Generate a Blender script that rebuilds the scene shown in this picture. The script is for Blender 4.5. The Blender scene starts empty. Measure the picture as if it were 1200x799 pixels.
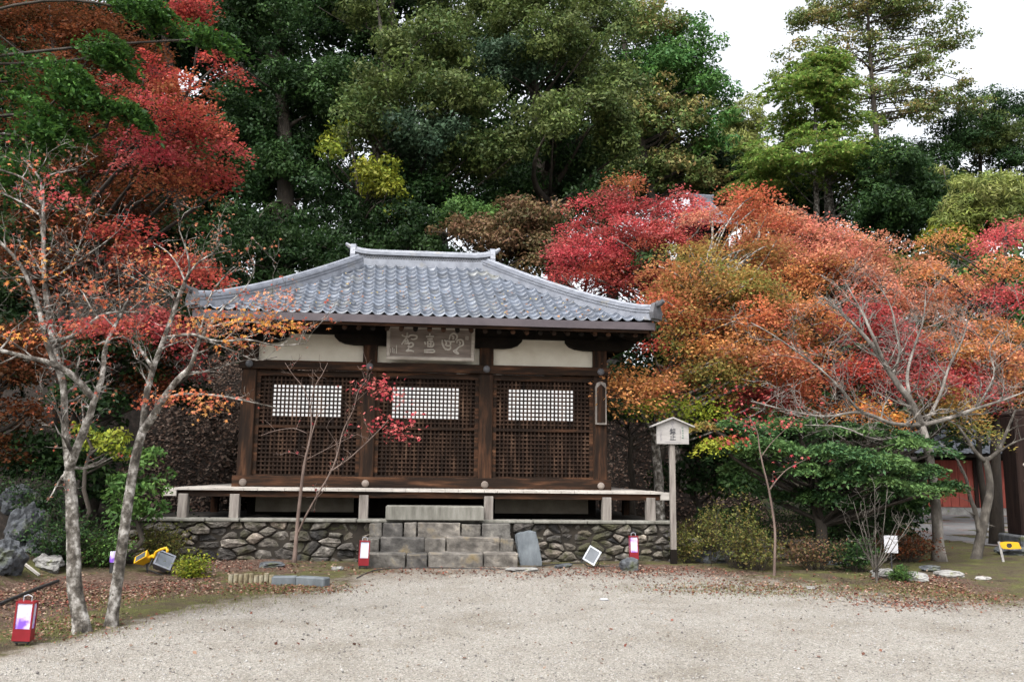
import bpy, bmesh, math, random
import numpy as np
from math import sin, cos, tan, atan, radians, pi
from mathutils import Vector, Matrix, noise as mnoise

# ------------------------------------------------------------ camera, sky, sun, exposure
sc = bpy.context.scene
COL = sc.collection
FPX = 1000.0; PITCH = atan(150.5/FPX); ROLL = radians(.7); CH = 1.6
cF = np.array([0, cos(PITCH), sin(PITCH)]); _u = np.array([0, -sin(PITCH), cos(PITCH)]); _r = np.array([1., 0, 0])
cR = _r*cos(ROLL)+_u*sin(ROLL); cU = -_r*sin(ROLL)+_u*cos(ROLL); CAM = np.array([0, 0, CH])
cd = bpy.data.cameras.new('camera'); cam = bpy.data.objects.new('camera', cd); COL.objects.link(cam)
cd.sensor_width = 36; cd.lens = 30; cd.clip_end = 2000; cd.clip_start = .05
m = Matrix(((cR[0], cU[0], -cF[0], 0), (cR[1], cU[1], -cF[1], 0), (cR[2], cU[2], -cF[2], CH), (0, 0, 0, 1)))
cam.matrix_world = m
sc.camera = cam
SUN_EL, SUN_AZ = 55, 205      # azimuth measured clockwise from +Y (the view direction)
w = bpy.data.worlds.new('World'); sc.world = w; w.use_nodes = True
nt = w.node_tree; nt.nodes.clear()
sky = nt.nodes.new('ShaderNodeTexSky'); sky.sky_type = 'NISHITA'; sky.sun_disc = False
sky.sun_elevation = radians(SUN_EL); sky.sun_rotation = radians(SUN_AZ); sky.air_density = 1.0; sky.dust_density = 6.0; sky.ozone_density = 1.0
hs = nt.nodes.new('ShaderNodeHueSaturation'); hs.inputs['Saturation'].default_value = .2; hs.inputs['Value'].default_value = 1.6
bg = nt.nodes.new('ShaderNodeBackground'); bg.inputs['Strength'].default_value = .15
wo = nt.nodes.new('ShaderNodeOutputWorld')
nt.links.new(sky.outputs[0], hs.inputs['Color']); nt.links.new(hs.outputs[0], bg.inputs[0]); nt.links.new(bg.outputs[0], wo.inputs[0])
sl = bpy.data.lights.new('sun', 'SUN'); sl.energy = .5; sl.angle = radians(25); sl.color = (1, .96, .9)
so = bpy.data.objects.new('sun', sl); COL.objects.link(so)
az, el = radians(SUN_AZ), radians(SUN_EL)
sdir = Vector((sin(az)*cos(el), cos(az)*cos(el), sin(el)))
so.rotation_euler = sdir.to_track_quat('Z', 'Y').to_euler(); so.location = (0, -10, 30)
vs = sc.view_settings; vs.view_transform = 'Standard'; vs.look = 'None'; vs.gamma = 1; vs.exposure = .98; vs.use_curve_mapping = False

# ------------------------------------------------------------ picking helpers (used to place things in the world)
def ray(px, py): return cF+(px-600)/FPX*cR-(py-399.5)/FPX*cU
def at(px, py, Y):
    d = ray(px, py); return CAM+d*Y/d[1]
def sstep(a, b, x):
    t = np.clip((x-a)/(b-a), 0, 1); return t*t*(3-2*t)
FX = [-60, -8, -6, -5.0, -3.8, -3.2, 2.6, 3.4, 5.5, 7.5, 9.5, 12, 60]
FY = [30, 17, 16, 17.0, 18.6, 20.9, 21.2, 19.8, 20.2, 25, 33, 46, 60]
HX = [-60, -10, 0, 6, 10, 60]; HM = [12, 9.5, 9, 6.5, 3, 4]
def G(x, y):
    x = np.asarray(x, float); y = np.asarray(y, float)
    base = .12*sstep(10.5, 13.6, y)
    hm = np.interp(x, HX, HM)
    d = np.maximum(0, y-np.interp(x, FX, FY)); h1 = hm*(1-np.exp(-.8*d/hm))
    d2 = np.maximum(0, (-5.9-.05*(y-8))-x)*sstep(2, 7, y); h2 = 6*(1-np.exp(-.55*d2/6))
    w_ = .16*np.sin(x*1.3+y*.7)*np.sin(y*1.1-x*.4)*np.clip(h1+h2, 0, 1)
    bank = .10*sstep(.2, 1.2, (-4.6-x))*sstep(7, 9, y)
    return base+h1+h2+w_+bank
_T = np.concatenate([np.arange(3, 30, .02), np.arange(30, 120, .1)])
def gnd(px, py):
    """point where the sight line through a pixel meets the terrain"""
    d = ray(px, py); Q = CAM[None]+_T[:, None]*d[None]; k = np.argmax(Q[:, 2] < G(Q[:, 0], Q[:, 1]))
    P = Q[k] if k else Q[-1]; P = P.copy(); P[2] = float(G(P[0], P[1])); return P
# ------------------------------------------------------------ objects
def tag(o, label=None, cat=None, group=None, kind=None):
    if label: o['label'] = label
    if cat: o['category'] = cat
    if group: o['group'] = group
    if kind: o['kind'] = kind
    return o
def empty(name, loc=(0, 0, 0), rz=0, label=None, cat=None, group=None):
    o = bpy.data.objects.new(name, None); COL.objects.link(o); o.empty_display_size = .2
    o.location = loc; o.rotation_euler = (0, 0, rz)
    return tag(o, label, cat, group)
def kids(o): return [c for c in bpy.data.objects if c.parent == o]
def copy_tree(o, parent=None):
    ch = kids(o); c = o.copy(); COL.objects.link(c); c.parent = parent
    for k in ch: copy_tree(k, c)
    return c
def link(name, me, mat, parent=None, smooth=False):
    o = bpy.data.objects.new(name, me); COL.objects.link(o)
    if mat: me.materials.append(mat)
    if parent: o.parent = parent
    if smooth: me.polygons.foreach_set('use_smooth', [True]*len(me.polygons))
    return o
class MB:
    def __init__(s): s.v = []; s.f = []
    def add(s, vs, fs):
        k = len(s.v); s.v += [tuple(map(float, v)) for v in vs]; s.f += [tuple(i+k for i in f) for f in fs]; return s
    def box(s, c, d, rz=0, rx=0, ry=0, taper=1, ch=0.0):
        x, y, z = d[0]/2, d[1]/2, d[2]/2
        M = Matrix.Translation(c) @ Matrix.Rotation(rz, 4, 'Z') @ Matrix.Rotation(ry, 4, 'Y') @ Matrix.Rotation(rx, 4, 'X')
        if ch > 0:
            bm = bmesh.new(); bmesh.ops.create_cube(bm, size=1)
            for v in bm.verts:
                t = taper if v.co.z > 0 else 1
                v.co = Vector((v.co.x*d[0]*t, v.co.y*d[1]*t, v.co.z*d[2]))
            bmesh.ops.bevel(bm, geom=list(bm.edges), offset=ch, segments=1, affect='EDGES')
            bm.verts.index_update()
            s.add([M @ v.co for v in bm.verts], [[v.index for v in f.verts] for f in bm.faces]); bm.free(); return s
        p = [M @ Vector(((x if i & 1 else -x)*(taper if i & 4 else 1), (y if i & 2 else -y)*(taper if i & 4 else 1), z if i & 4 else -z)) for i in range(8)]
        return s.add(p, [(0, 2, 3, 1), (4, 5, 7, 6), (0, 1, 5, 4), (2, 6, 7, 3), (0, 4, 6, 2), (1, 3, 7, 5)])
    def tube(s, pts, rad, n=8, cap=True):
        pts = [Vector(p) for p in pts]; N = len(pts)
        if not hasattr(rad, '__len__'): rad = [rad]*N
        k = len(s.v); up = None; vs = []
        for i, p in enumerate(pts):
            t = (pts[min(i+1, N-1)]-pts[max(i-1, 0)])
            if t.length < 1e-9: t = Vector((0, 0, 1))
            t.normalize()
            if up is None: up = t.orthogonal().normalized()
            up = (up-t*up.dot(t));
            if up.length < 1e-6: up = t.orthogonal()
            up.normalize(); b = t.cross(up)
            vs += [p+(up*cos(2*pi*j/n)+b*sin(2*pi*j/n))*rad[i] for j in range(n)]
        fs = [(i*n+j, i*n+(j+1) % n, (i+1)*n+(j+1) % n, (i+1)*n+j) for i in range(N-1) for j in range(n)]
        if cap: fs += [tuple(range(n-1, -1, -1)), tuple((N-1)*n+j for j in range(n))]
        return s.add(vs, fs)
    def prism(s, poly, y0, y1, M=None):   # polygon in xz, extruded along y
        n = len(poly); vs = [Vector((a, y0, b)) for a, b in poly]+[Vector((a, y1, b)) for a, b in poly]
        if M: vs = [M @ v for v in vs]
        return s.add(vs, [tuple(range(n)), tuple(range(2*n-1, n-1, -1))]+[(i, i+n, (i+1) % n+n, (i+1) % n) for i in range(n)])
    def build(s, name, mat, parent=None, smooth=False):
        me = bpy.data.meshes.new(name); me.from_pydata(s.v, [], s.f); me.validate(); me.update()
        bm = bmesh.new(); bm.from_mesh(me); bmesh.ops.recalc_face_normals(bm, faces=bm.faces); bm.to_mesh(me); bm.free()
        return link(name, me, mat, parent, smooth)
def np_mesh(name, verts, faces, mat, parent=None, col=None, smooth=False):
    """verts (N,3); faces (M,k) all of one size; col (M,3) per face"""
    me = bpy.data.meshes.new(name); M_, k = faces.shape
    me.vertices.add(len(verts)); me.vertices.foreach_set('co', verts.astype(np.float32).ravel())
    me.loops.add(M_*k); me.loops.foreach_set('vertex_index', faces.astype(np.int32).ravel())
    me.polygons.add(M_); me.polygons.foreach_set('loop_start', np.arange(0, M_*k, k, dtype=np.int32))
    me.polygons.foreach_set('loop_total', np.full(M_, k, dtype=np.int32))
    if smooth: me.polygons.foreach_set('use_smooth', np.ones(M_, bool))
    me.update(calc_edges=True)
    if col is not None:
        a = me.attributes.new('leafcol', 'FLOAT_COLOR', 'FACE')
        c4 = np.ones((M_, 4), np.float32); c4[:, :3] = col; a.data.foreach_set('color', c4.ravel())
    return link(name, me, mat, parent)

# ------------------------------------------------------------ materials
def newmat(name):
    m = bpy.data.materials.new(name); m.use_nodes = True; n = m.node_tree.nodes; n.clear()
    o = n.new('ShaderNodeOutputMaterial'); b = n.new('ShaderNodeBsdfPrincipled'); m.node_tree.links.new(b.outputs[0], o.inputs[0])
    return m, n, m.node_tree.links, b, o
def ramp(n, l, src, stops):
    r = n.new('ShaderNodeValToRGB'); l.new(src, r.inputs[0]); e = r.color_ramp.elements
    while len(e) > 1: e.remove(e[-1])
    e[0].position = stops[0][0]; e[0].color = (*stops[0][1], 1)
    for p_, c in stops[1:]:
        q = e.new(p_); q.color = (*c, 1)
    return r.outputs[0]
def coords(n, l, stretch=(1, 1, 1), kind='Object'):
    t = n.new('ShaderNodeTexCoord'); mp = n.new('ShaderNodeMapping'); mp.inputs['Scale'].default_value = stretch
    l.new(t.outputs[kind], mp.inputs[0]); return mp.outputs[0]
def noise(n, l, vec, scale, detail=4, rough=.6, dist=0):
    t = n.new('ShaderNodeTexNoise'); l.new(vec, t.inputs['Vector']); t.inputs['Scale'].default_value = scale
    t.inputs['Detail'].default_value = detail; t.inputs['Roughness'].default_value = rough; t.inputs['Distortion'].default_value = dist
    return t.outputs['Fac']
def mix(n, l, fac, a, b, mode='MIX'):
    t = n.new('ShaderNodeMix'); t.data_type = 'RGBA'; t.blend_type = mode
    for sk, v in ((t.inputs[0], fac), (t.inputs[6], a), (t.inputs[7], b)):
        if isinstance(v, (int, float)): sk.default_value = v
        elif isinstance(v, tuple): sk.default_value = (*v, 1)
        else: l.new(v, sk)
    return t.outputs[2]
def bump(n, l, b, h, strength, dist=.02):
    t = n.new('ShaderNodeBump'); t.inputs['Strength'].default_value = strength; t.inputs['Distance'].default_value = dist
    l.new(h, t.inputs['Height']); l.new(t.outputs[0], b.inputs['Normal'])
def mathn(n, l, op, a, b=None):
    t = n.new('ShaderNodeMath'); t.operation = op
    for sk, v in ((t.inputs[0], a), (t.inputs[1], b)):
        if v is None: continue
        if isinstance(v, (int, float)): sk.default_value = v
        else: l.new(v, sk)
    return t.outputs[0]
def simple(name, stops, scale=8, stretch=(1, 1, 1), rough=.7, bs=.3, bd=.01, fine=0, detail=5, metal=0, spec=.4, island=0, stain=None):
    m, n, l, b, o = newmat(name); v = coords(n, l, stretch)
    f = noise(n, l, v, scale, detail, .62)
    c = ramp(n, l, f, stops)
    if island:
        g = n.new('ShaderNodeNewGeometry'); hv = n.new('ShaderNodeHueSaturation')
        mr = n.new('ShaderNodeMapRange'); l.new(g.outputs['Random Per Island'], mr.inputs[0]); mr.inputs[3].default_value = 1-island; mr.inputs[4].default_value = 1+island*1.2
        l.new(mr.outputs[0], hv.inputs['Value']); l.new(c, hv.inputs['Color'])
        c2 = ramp(n, l, g.outputs['Random Per Island'], [(0, (.9, .95, 1.08)), (.4, (1.05, 1, .93)), (.7, (1, 1.0, .98)), (1, (1.1, .97, .85))])
        c = mix(n, l, .8, hv.outputs[0], c2, 'MULTIPLY')
    if stain:
        f2 = noise(n, l, v, stain[0], 4, .6); s2 = ramp(n, l, f2, [(stain[1], (0, 0, 0)), (stain[2], (1, 1, 1))])
        c = mix(n, l, s2, c, stain[3])
    l.new(c, b.inputs['Base Color']); b.inputs['Roughness'].default_value = rough; b.inputs['Metallic'].default_value = metal
    b.inputs['Specular IOR Level'].default_value = spec
    if fine:
        h = noise(n, l, v, fine, 6, .7); bump(n, l, b, h, bs, bd)
    elif bs: bump(n, l, b, f, bs, bd)
    return m
def leafmat(name, trans=.3, rough=.5):
    m, n, l, b, o = newmat(name); a = n.new('ShaderNodeAttribute'); a.attribute_name = 'leafcol'
    l.new(a.outputs['Color'], b.inputs['Base Color']); b.inputs['Roughness'].default_value = rough; b.inputs['Specular IOR Level'].default_value = .12
    t = n.new('ShaderNodeBsdfTranslucent'); l.new(a.outputs['Color'], t.inputs[0])
    x = n.new('ShaderNodeMixShader'); x.inputs[0].default_value = trans
    l.new(b.outputs[0], x.inputs[1]); l.new(t.outputs[0], x.inputs[2]); l.new(x.outputs[0], o.inputs[0]); return m
M = {}
M['leaf'] = leafmat('leaf'); M['maple'] = leafmat('maple_leaf', .45, .6); M['dead'] = leafmat('dead_leaf', .1, .8)
M['bark'] = simple('bark', [(.3, (.015, .012, .009)), (.7, (.055, .044, .034))], 6, (1, 1, .25), .9, .8, .03, 30)
M['palebark'] = simple('pale_bark', [(.36, (.03, .026, .021)), (.45, (.08, .07, .058)), (.54, (.2, .185, .165)), (.64, (.42, .40, .37))], 11, (1, 1, .8), .95, 1, .03, 30, detail=8, stain=(26, .56, .66, (.075, .065, .05)))
M['greybark'] = simple('grey_bark', [(.3, (.055, .047, .04)), (.5, (.13, .115, .10)), (.68, (.29, .265, .24))], 5, (1, 1, .6), .9, .5, .02, 40)
M['redtwig'] = simple('red_twig', [(.3, (.06, .04, .032)), (.7, (.16, .115, .095))], 5, (1, 1, .6), .9, .4, .01, 40)
dk = [(.28, (.006, .0038, .0028)), (.48, (.016, .009, .0055)), (.6, (.046, .021, .011)), (.76, (.13, .065, .034))]
M['wood_h'] = simple('weathered_wood_along', dk, 3.2, (.35, 3, 3), .85, .5, .01, 16, spec=.15)
M['wood_v'] = simple('weathered_wood_upright', dk, 3.2, (3, 3, .35), .85, .5, .01, 16, spec=.15)
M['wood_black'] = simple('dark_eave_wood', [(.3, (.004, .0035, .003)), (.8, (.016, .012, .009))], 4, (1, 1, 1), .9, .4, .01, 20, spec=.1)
M['lattice'] = simple('lattice_wood', [(.3, (.007, .005, .004)), (.5, (.019, .011, .0075)), (.64, (.05, .029, .019)), (.78, (.15, .092, .06))], 2.6, (3.5, 3, .5), .85, .3, .005, 30, spec=.12)
M['greywood'] = simple('grey_plank', [(.3, (.24, .215, .19)), (.75, (.50, .47, .43))], 4, (.5, 5, 5), .8, .4, .01, 20)
M['greywood_v'] = simple('grey_post_wood', [(.3, (.085, .072, .062)), (.75, (.26, .235, .21))], 4, (5, 5, .5), .8, .4, .01, 20)
M['plaster'] = simple('plaster', [(.3, (.50, .455, .37)), (.8, (.62, .58, .49))], 3, (1, 1, 1), .9, .15, .01, 60, stain=(1.4, .55, .8, (.42, .36, .28)))
M['darkbark'] = simple('dark_grey_bark', [(.3, (.025, .021, .017)), (.5, (.06, .052, .043)), (.7, (.15, .135, .115))], 7, (1, 1, .6), .9, .8, .02, 30, detail=8)
M['shadeplaster'] = simple('shaded_plaster', [(.3, (.10, .085, .065)), (.8, (.2, .18, .145))], 3, rough=.9, bs=.2)  # darker copy of the plaster, shade under the veranda put into the colour
M['tile'] = simple('roof_tile', [(.3, (.034, .042, .057)), (.5, (.062, .074, .097)), (.75, (.105, .121, .15))], 7, (1, 1, 1), .40, .25, .01, 40, spec=.6, stain=(1.2, .6, .74, (.14, .14, .12)))
_m = M['tile']; _n = _m.node_tree.nodes; _l = _m.node_tree.links; _b = [x for x in _n if x.type == 'BSDF_PRINCIPLED'][0]
_a = _n.new('ShaderNodeAttribute'); _a.attribute_name = 'tone'; _src = _b.inputs['Base Color'].links[0].from_socket
_l.new(mix(_n, _l, 1.0, _src, _a.outputs['Color'], 'MULTIPLY'), _b.inputs['Base Color'])
M['ridge'] = simple('ridge_tile', [(.3, (.115, .125, .15)), (.75, (.22, .235, .27))], 7, (1, 1, 1), .5, .25, .01, 40, spec=.5, stain=(3, .6, .74, (.2, .19, .16)))
M['ridgedark'] = simple('dark_roof_ornament', [(.3, (.03, .032, .035)), (.75, (.10, .10, .11))], 7, rough=.6, bs=.3, fine=30)
M['gutter'] = simple('gutter_metal', [(.3, (.035, .027, .032)), (.8, (.075, .06, .065))], 3, rough=.45, bs=.05)
M['stone'] = simple('wall_stone', [(.25, (.02, .018, .016)), (.42, (.055, .05, .044)), (.56, (.11, .10, .09)), (.72, (.30, .28, .25))], 7, rough=.95, bs=1, bd=.05, fine=11, island=.8, detail=8, stain=(2.2, .48, .62, (.045, .043, .022)))
M['step'] = simple('step_stone', [(.25, (.018, .017, .016)), (.42, (.05, .047, .043)), (.58, (.095, .09, .083)), (.78, (.22, .205, .175))], 5, rough=.9, bs=.8, bd=.02, fine=18, island=.55, stain=(2.5, .55, .7, (.12, .09, .045)))
M['slab'] = simple('slab_concrete', [(.3, (.08, .077, .064)), (.55, (.155, .15, .13)), (.8, (.25, .243, .22))], 3, (3, 3, .6), .9, .5, .01, 50)
M['bluestone'] = simple('blue_grey_stone', [(.3, (.05, .058, .066)), (.7, (.12, .135, .145))], 6, (1, 1, .5), .85, .6, .01, 30)
M['rock'] = simple('rock', [(.28, (.02, .021, .023)), (.5, (.055, .06, .067)), (.75, (.15, .155, .165))], 4, rough=.9, bs=.9, bd=.04, fine=10, stain=(3, .55, .68, (.055, .065, .025)))
M['palerock'] = simple('pale_rock', [(.3, (.11, .105, .10)), (.75, (.29, .285, .27))], 5, rough=.9, bs=.7, bd=.02, fine=20, stain=(4, .6, .7, (.12, .13, .05)))
M['red'] = simple('red_box_paint', [(.3, (.14, .006, .01)), (.8, (.22, .01, .018))], 9, rough=.4, bs=.05)
M['yellow'] = simple('yellow_paint', [(.3, (.5, .27, .008)), (.8, (.62, .35, .012))], 6, rough=.45, bs=.05)
M['greymetal'] = simple('grey_cast_metal', [(.3, (.12, .13, .155)), (.8, (.22, .23, .26))], 9, rough=.45, bs=.05, metal=.3)
M['silver'] = simple('silver_metal', [(.3, (.3, .32, .35)), (.8, (.45, .47, .5))], 9, rough=.4, bs=.05, metal=.4)
M['blackrubber'] = simple('black_plastic', [(.3, (.012, .012, .013)), (.8, (.03, .03, .03))], 9, rough=.6, bs=.05)
M['lens'] = simple('dark_lens_glass', [(.3, (.05, .06, .07)), (.8, (.12, .13, .15))], 5, rough=.12, bs=0, spec=.8)
M['white'] = simple('white_board', [(.3, (.34, .34, .36)), (.8, (.44, .44, .46))], 5, rough=.7, bs=.05)
M['signwood'] = simple('pale_sign_wood', [(.3, (.2, .19, .18)), (.75, (.32, .305, .29))], 3, (.6, 4, 4), .8, .2, .005, 40)
M['ink'] = simple('ink', [(.3, (.03, .03, .035)), (.8, (.05, .05, .055))], 5, rough=.8, bs=0)
M['greyink'] = simple('faded_ink', [(.3, (.17, .16, .18)), (.8, (.22, .21, .22))], 5, rough=.8, bs=0)
M['greenink'] = simple('green_ink', [(.3, (.05, .13, .09)), (.8, (.08, .17, .12))], 5, rough=.8, bs=0)
M['carved'] = simple('carved_letter_paint', [(.3, (.34, .31, .27)), (.8, (.52, .49, .44))], 12, rough=.85, bs=.2)
M['plaqueboard'] = simple('plaque_board', [(.3, (.09, .07, .058)), (.55, (.17, .14, .12)), (.8, (.28, .25, .215))], 3, (.6, 4, 4), .85, .4, .005, 30)
M['plaqueframe'] = simple('plaque_frame', [(.3, (.19, .165, .14)), (.75, (.42, .385, .34))], 3, (1, 4, 4), .85, .4, .005, 30)
M['redwall'] = simple('red_board', [(.3, (.16, .03, .022)), (.75, (.27, .06, .04))], 3, (6, 6, .5), .8, .2, .01, 30)
M['gatewood'] = simple('gate_pillar_wood', [(.3, (.008, .005, .005)), (.75, (.028, .017, .014))], 3, (5, 5, .5), .9, .3, .01, 30, spec=.1)
M['farroof'] = simple('far_roof_tile', [(.3, (.045, .05, .062)), (.75, (.12, .13, .15))], 7, (1, 1, 1), .75, .2, .01, 30)
# paper of the lattice windows: added emission stands in for daylight through it
m, n, l, b, o = newmat('window_paper_added_glow'); b.inputs['Base Color'].default_value = (.7, .7, .7, 1); b.inputs['Emission Color'].default_value = (1, .985, .97, 1); b.inputs['Emission Strength'].default_value = .36
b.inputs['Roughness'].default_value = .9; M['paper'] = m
# lantern paper with violet brush wash
m, n, l, b, o = newmat('lantern_paper'); v = coords(n, l); f = noise(n, l, v, 7, 3, .55, .4)
l.new(ramp(n, l, f, [(.36, (.16, .06, .42)), (.47, (.42, .3, .62)), (.54, (.5, .48, .57)), (1, (.58, .58, .62))]), b.inputs['Base Color']); b.inputs['Roughness'].default_value = .6; M['lantern'] = m
m, n, l, b, o = newmat('lantern_paper_pale'); v = coords(n, l); f = noise(n, l, v, 4, 3, .55)
l.new(ramp(n, l, f, [(.3, (.42, .45, .57)), (.6, (.55, .57, .63))]), b.inputs['Base Color']); b.inputs['Roughness'].default_value = .6; M['lanternpale'] = m
# ground: gravel court, moss, leaf litter and forest soil in one sheet, masks are vertex attributes
m, n, l, b, o = newmat('ground'); v = coords(n, l)
ag = n.new('ShaderNodeAttribute'); ag.attribute_name = 'gravel'; al = n.new('ShaderNodeAttribute'); al.attribute_name = 'litter'; ah = n.new('ShaderNodeAttribute'); ah.attribute_name = 'hill'
vor = n.new('ShaderNodeTexVoronoi'); l.new(v, vor.inputs['Vector']); vor.inputs['Scale'].default_value = 85
vor2 = n.new('ShaderNodeTexVoronoi'); l.new(v, vor2.inputs['Vector']); vor2.inputs['Scale'].default_value = 40
peb = ramp(n, l, vor.outputs['Color'], [(0, (.14, .132, .12)), (.3, (.255, .243, .222)), (.6, (.335, .32, .295)), (.85, (.42, .405, .375)), (1, (.6, .585, .56))])
sp = ramp(n, l, vor2.outputs['Color'], [(0, (.6, .55, .5)), (.15, (.85, .82, .78)), (.5, (1, 1, 1)), (1, (1.08, 1.07, 1.04))])
peb = mix(n, l, .7, peb, sp, 'MULTIPLY')
big = ramp(n, l, noise(n, l, v, .9, 5, .65), [(.3, (.72, .68, .62)), (.5, (.95, .93, .9)), (.75, (1.1, 1.09, 1.07))]); peb = mix(n, l, .9, peb, big, 'MULTIPLY')
moss = ramp(n, l, noise(n, l, v, 2.6, 6, .7), [(.3, (.04, .03, .02)), (.45, (.09, .07, .043)), (.54, (.085, .082, .03)), (.64, (.115, .115, .038)), (.8, (.18, .15, .09))])
moss = mix(n, l, .7, moss, ramp(n, l, noise(n, l, v, 30, 3, .7), [(.3, (.5, .5, .5)), (.7, (1.25, 1.25, 1.2))]), 'MULTIPLY')
lit = ramp(n, l, vor2.outputs['Color'], [(0, (.045, .026, .018)), (.4, (.085, .05, .036)), (.7, (.13, .085, .062)), (1, (.2, .15, .12))])
lf = mathn(n, l, 'ADD', al.outputs['Fac'], mathn(n, l, 'MULTIPLY', mathn(n, l, 'SUBTRACT', noise(n, l, v, 3.5, 5, .75), .5), 1.5))
lf = ramp(n, l, lf, [(.42, (0, 0, 0)), (.62, (1, 1, 1))]); c = mix(n, l, lf, moss, lit)
soil = ramp(n, l, noise(n, l, v, 9, 6, .75), [(.3, (.010, .008, .006)), (.55, (.026, .020, .016)), (.75, (.07, .05, .04))])  # soil browns darkened, tree shade on the slope put into the colour
hf = ramp(n, l, mathn(n, l, 'ADD', ah.outputs['Fac'], mathn(n, l, 'MULTIPLY', mathn(n, l, 'SUBTRACT', noise(n, l, v, 2, 4, .7), .5), .8)), [(.3, (0, 0, 0)), (.7, (1, 1, 1))])
c = mix(n, l, hf, c, soil)
gf = mathn(n, l, 'ADD', ag.outputs['Fac'], mathn(n, l, 'MULTIPLY', mathn(n, l, 'SUBTRACT', noise(n, l, v, 3, 7, .8), .5), 1.6))
dirt = mix(n, l, .6, peb, (.13, .10, .07)); gd_ = ramp(n, l, gf, [(.30, (0, 0, 0)), (.56, (1, 1, 1))]); c = mix(n, l, gd_, c, dirt)
gf = ramp(n, l, gf, [(.50, (0, 0, 0)), (.95, (1, 1, 1))]); c = mix(n, l, gf, c, peb)
l.new(c, b.inputs['Base Color']); b.inputs['Roughness'].default_value = .95; b.inputs['Specular IOR Level'].default_value = .2
hh = mathn(n, l, 'ADD', vor.outputs['Distance'], mathn(n, l, 'MULTIPLY', noise(n, l, v, 22, 5, .7), 1.2)); hh = mathn(n, l, 'ADD', hh, mathn(n, l, 'MULTIPLY', noise(n, l, v, 4.5, 4, .6), 2.2)); bump(n, l, b, hh, .8, .03); M['ground'] = m
M['path'] = simple('grey_path', [(.3, (.11, .11, .112)), (.75, (.2, .195, .195))], 5, rough=.95, bs=.3, fine=40, stain=(.9, .55, .62, (.17, .09, .065)))

# ============================================================ SETTING
GX = [-60, -9, -6, -4.6, -4.24, -3.7, -3.1, -2.4, -1.9, -.5, 1.2, 2.6, 3.9, 5.1, 6.3, 9, 14, 60]
GY = [1, 2, 3.5, 6.4, 7.5, 9.6, 10.7, 11.5, 12.6, 13.3, 13.3, 12.95, 12.1, 11.4, 10.9, 10.7, 10.5, 10]
def axis(a, b, lo, hi, fine, g=1.16):
    xs = list(np.arange(a, b+fine/2, fine)); s = fine
    while xs[-1] < hi: s *= g; xs.append(xs[-1]+s)
    s = fine
    while xs[0] > lo: s *= g; xs.insert(0, xs[0]-s)
    return np.array(xs)
xs = axis(-9, 12, -160, 160, .11); ys = axis(3, 24, -60, 220, .11)
XX, YY = np.meshgrid(xs, ys); ZZ = G(XX, YY)
rng = np.random.default_rng(5)
gy = np.interp(XX, GX, GY); gd = gy-YY
ZZ = ZZ+(rng.random(XX.shape)-.5)*.010*(gd >= 0)+(rng.random(XX.shape)-.5)*.012*(gd < 0)+.02*np.sin(XX*2.1)*np.sin(YY*1.7)*np.clip(-gd, 0, 1)
V = np.stack([XX, YY, ZZ], -1).reshape(-1, 3); ny, nx = XX.shape
idx = np.arange(ny*nx).reshape(ny, nx); Fq = np.stack([idx[:-1, :-1], idx[:-1, 1:], idx[1:, 1:], idx[1:, :-1]], -1).reshape(-1, 4)
ground = np_mesh('ground', V, Fq, M['ground'], smooth=True); tag(ground, kind='structure')
def vattr(o, name, arr):
    a = o.data.attributes.new(name, 'FLOAT', 'POINT'); a.data.foreach_set('value', arr.astype(np.float32).ravel())
vattr(ground, 'gravel', np.clip(.55+gd*.42, -.6, 1.6))
hz = G(XX, YY)-.12*sstep(10.5, 13.6, YY)
vattr(ground, 'hill', np.clip((hz-.12)*2.2, -.3, 1.3))
lt = np.full(XX.shape, .22)
for (px, py, rx, ry, s) in [(180, 690, 90, 14, .55), (620, 670, 260, 8, .5), (280, 660, 70, 10, .55), (340, 692, 60, 8, .3), (900, 690, 120, 10, .35), (1110, 688, 60, 18, .6), (1060, 705, 60, 10, .3), (760, 668, 80, 8, .5), (30, 720, 60, 30, .5), (60, 690, 60, 20, .5)]:
    P = gnd(px, py); ax = rx*P[1]/1000; ay = min(3, abs(gnd(px, py-ry)[1]-gnd(px, py+ry)[1])/2)
    lt += s*np.exp(-((XX-P[0])/ax)**2-((YY-P[1])/ay)**2)
vattr(ground, 'litter', lt)
# grey path at the right, leading to the red walled building
pp = [gnd(*q) for q in [(1085, 634), (1200, 642), (1330, 655), (1500, 640), (1400, 606), (1230, 598), (1130, 597), (1095, 600), (1060, 612)]]
mb = MB(); mb.add([(p[0], p[1], p[2]+.012) for p in pp], [tuple(range(len(pp)))]); tag(mb.build('path', M['path']), kind='structure')

# ============================================================ TEMPLE HALL (local frame: x along the facade, y into the building)
YAW = radians(5.5); HO = Vector((-1.5, 15.3, 0)); POSTX = [-3.12, -1.04, 1.04, 3.12]
ex = Vector((cos(YAW), sin(YAW), 0)); ey = Vector((-sin(YAW), cos(YAW), 0))
def HW(x, y, z=0): return HO+ex*x+ey*y+Vector((0, 0, z))
hall = empty('temple_hall', HO, YAW, 'dark weathered timber temple hall with blue grey tiled hip roof and lattice front', 'temple')
DEPTH = 3.65; YC = DEPTH/2; W = 3.87; HALF = YC+.95; RH = 1.22; RC = -.17; EZ = 4.17; RZ = 5.72
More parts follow.
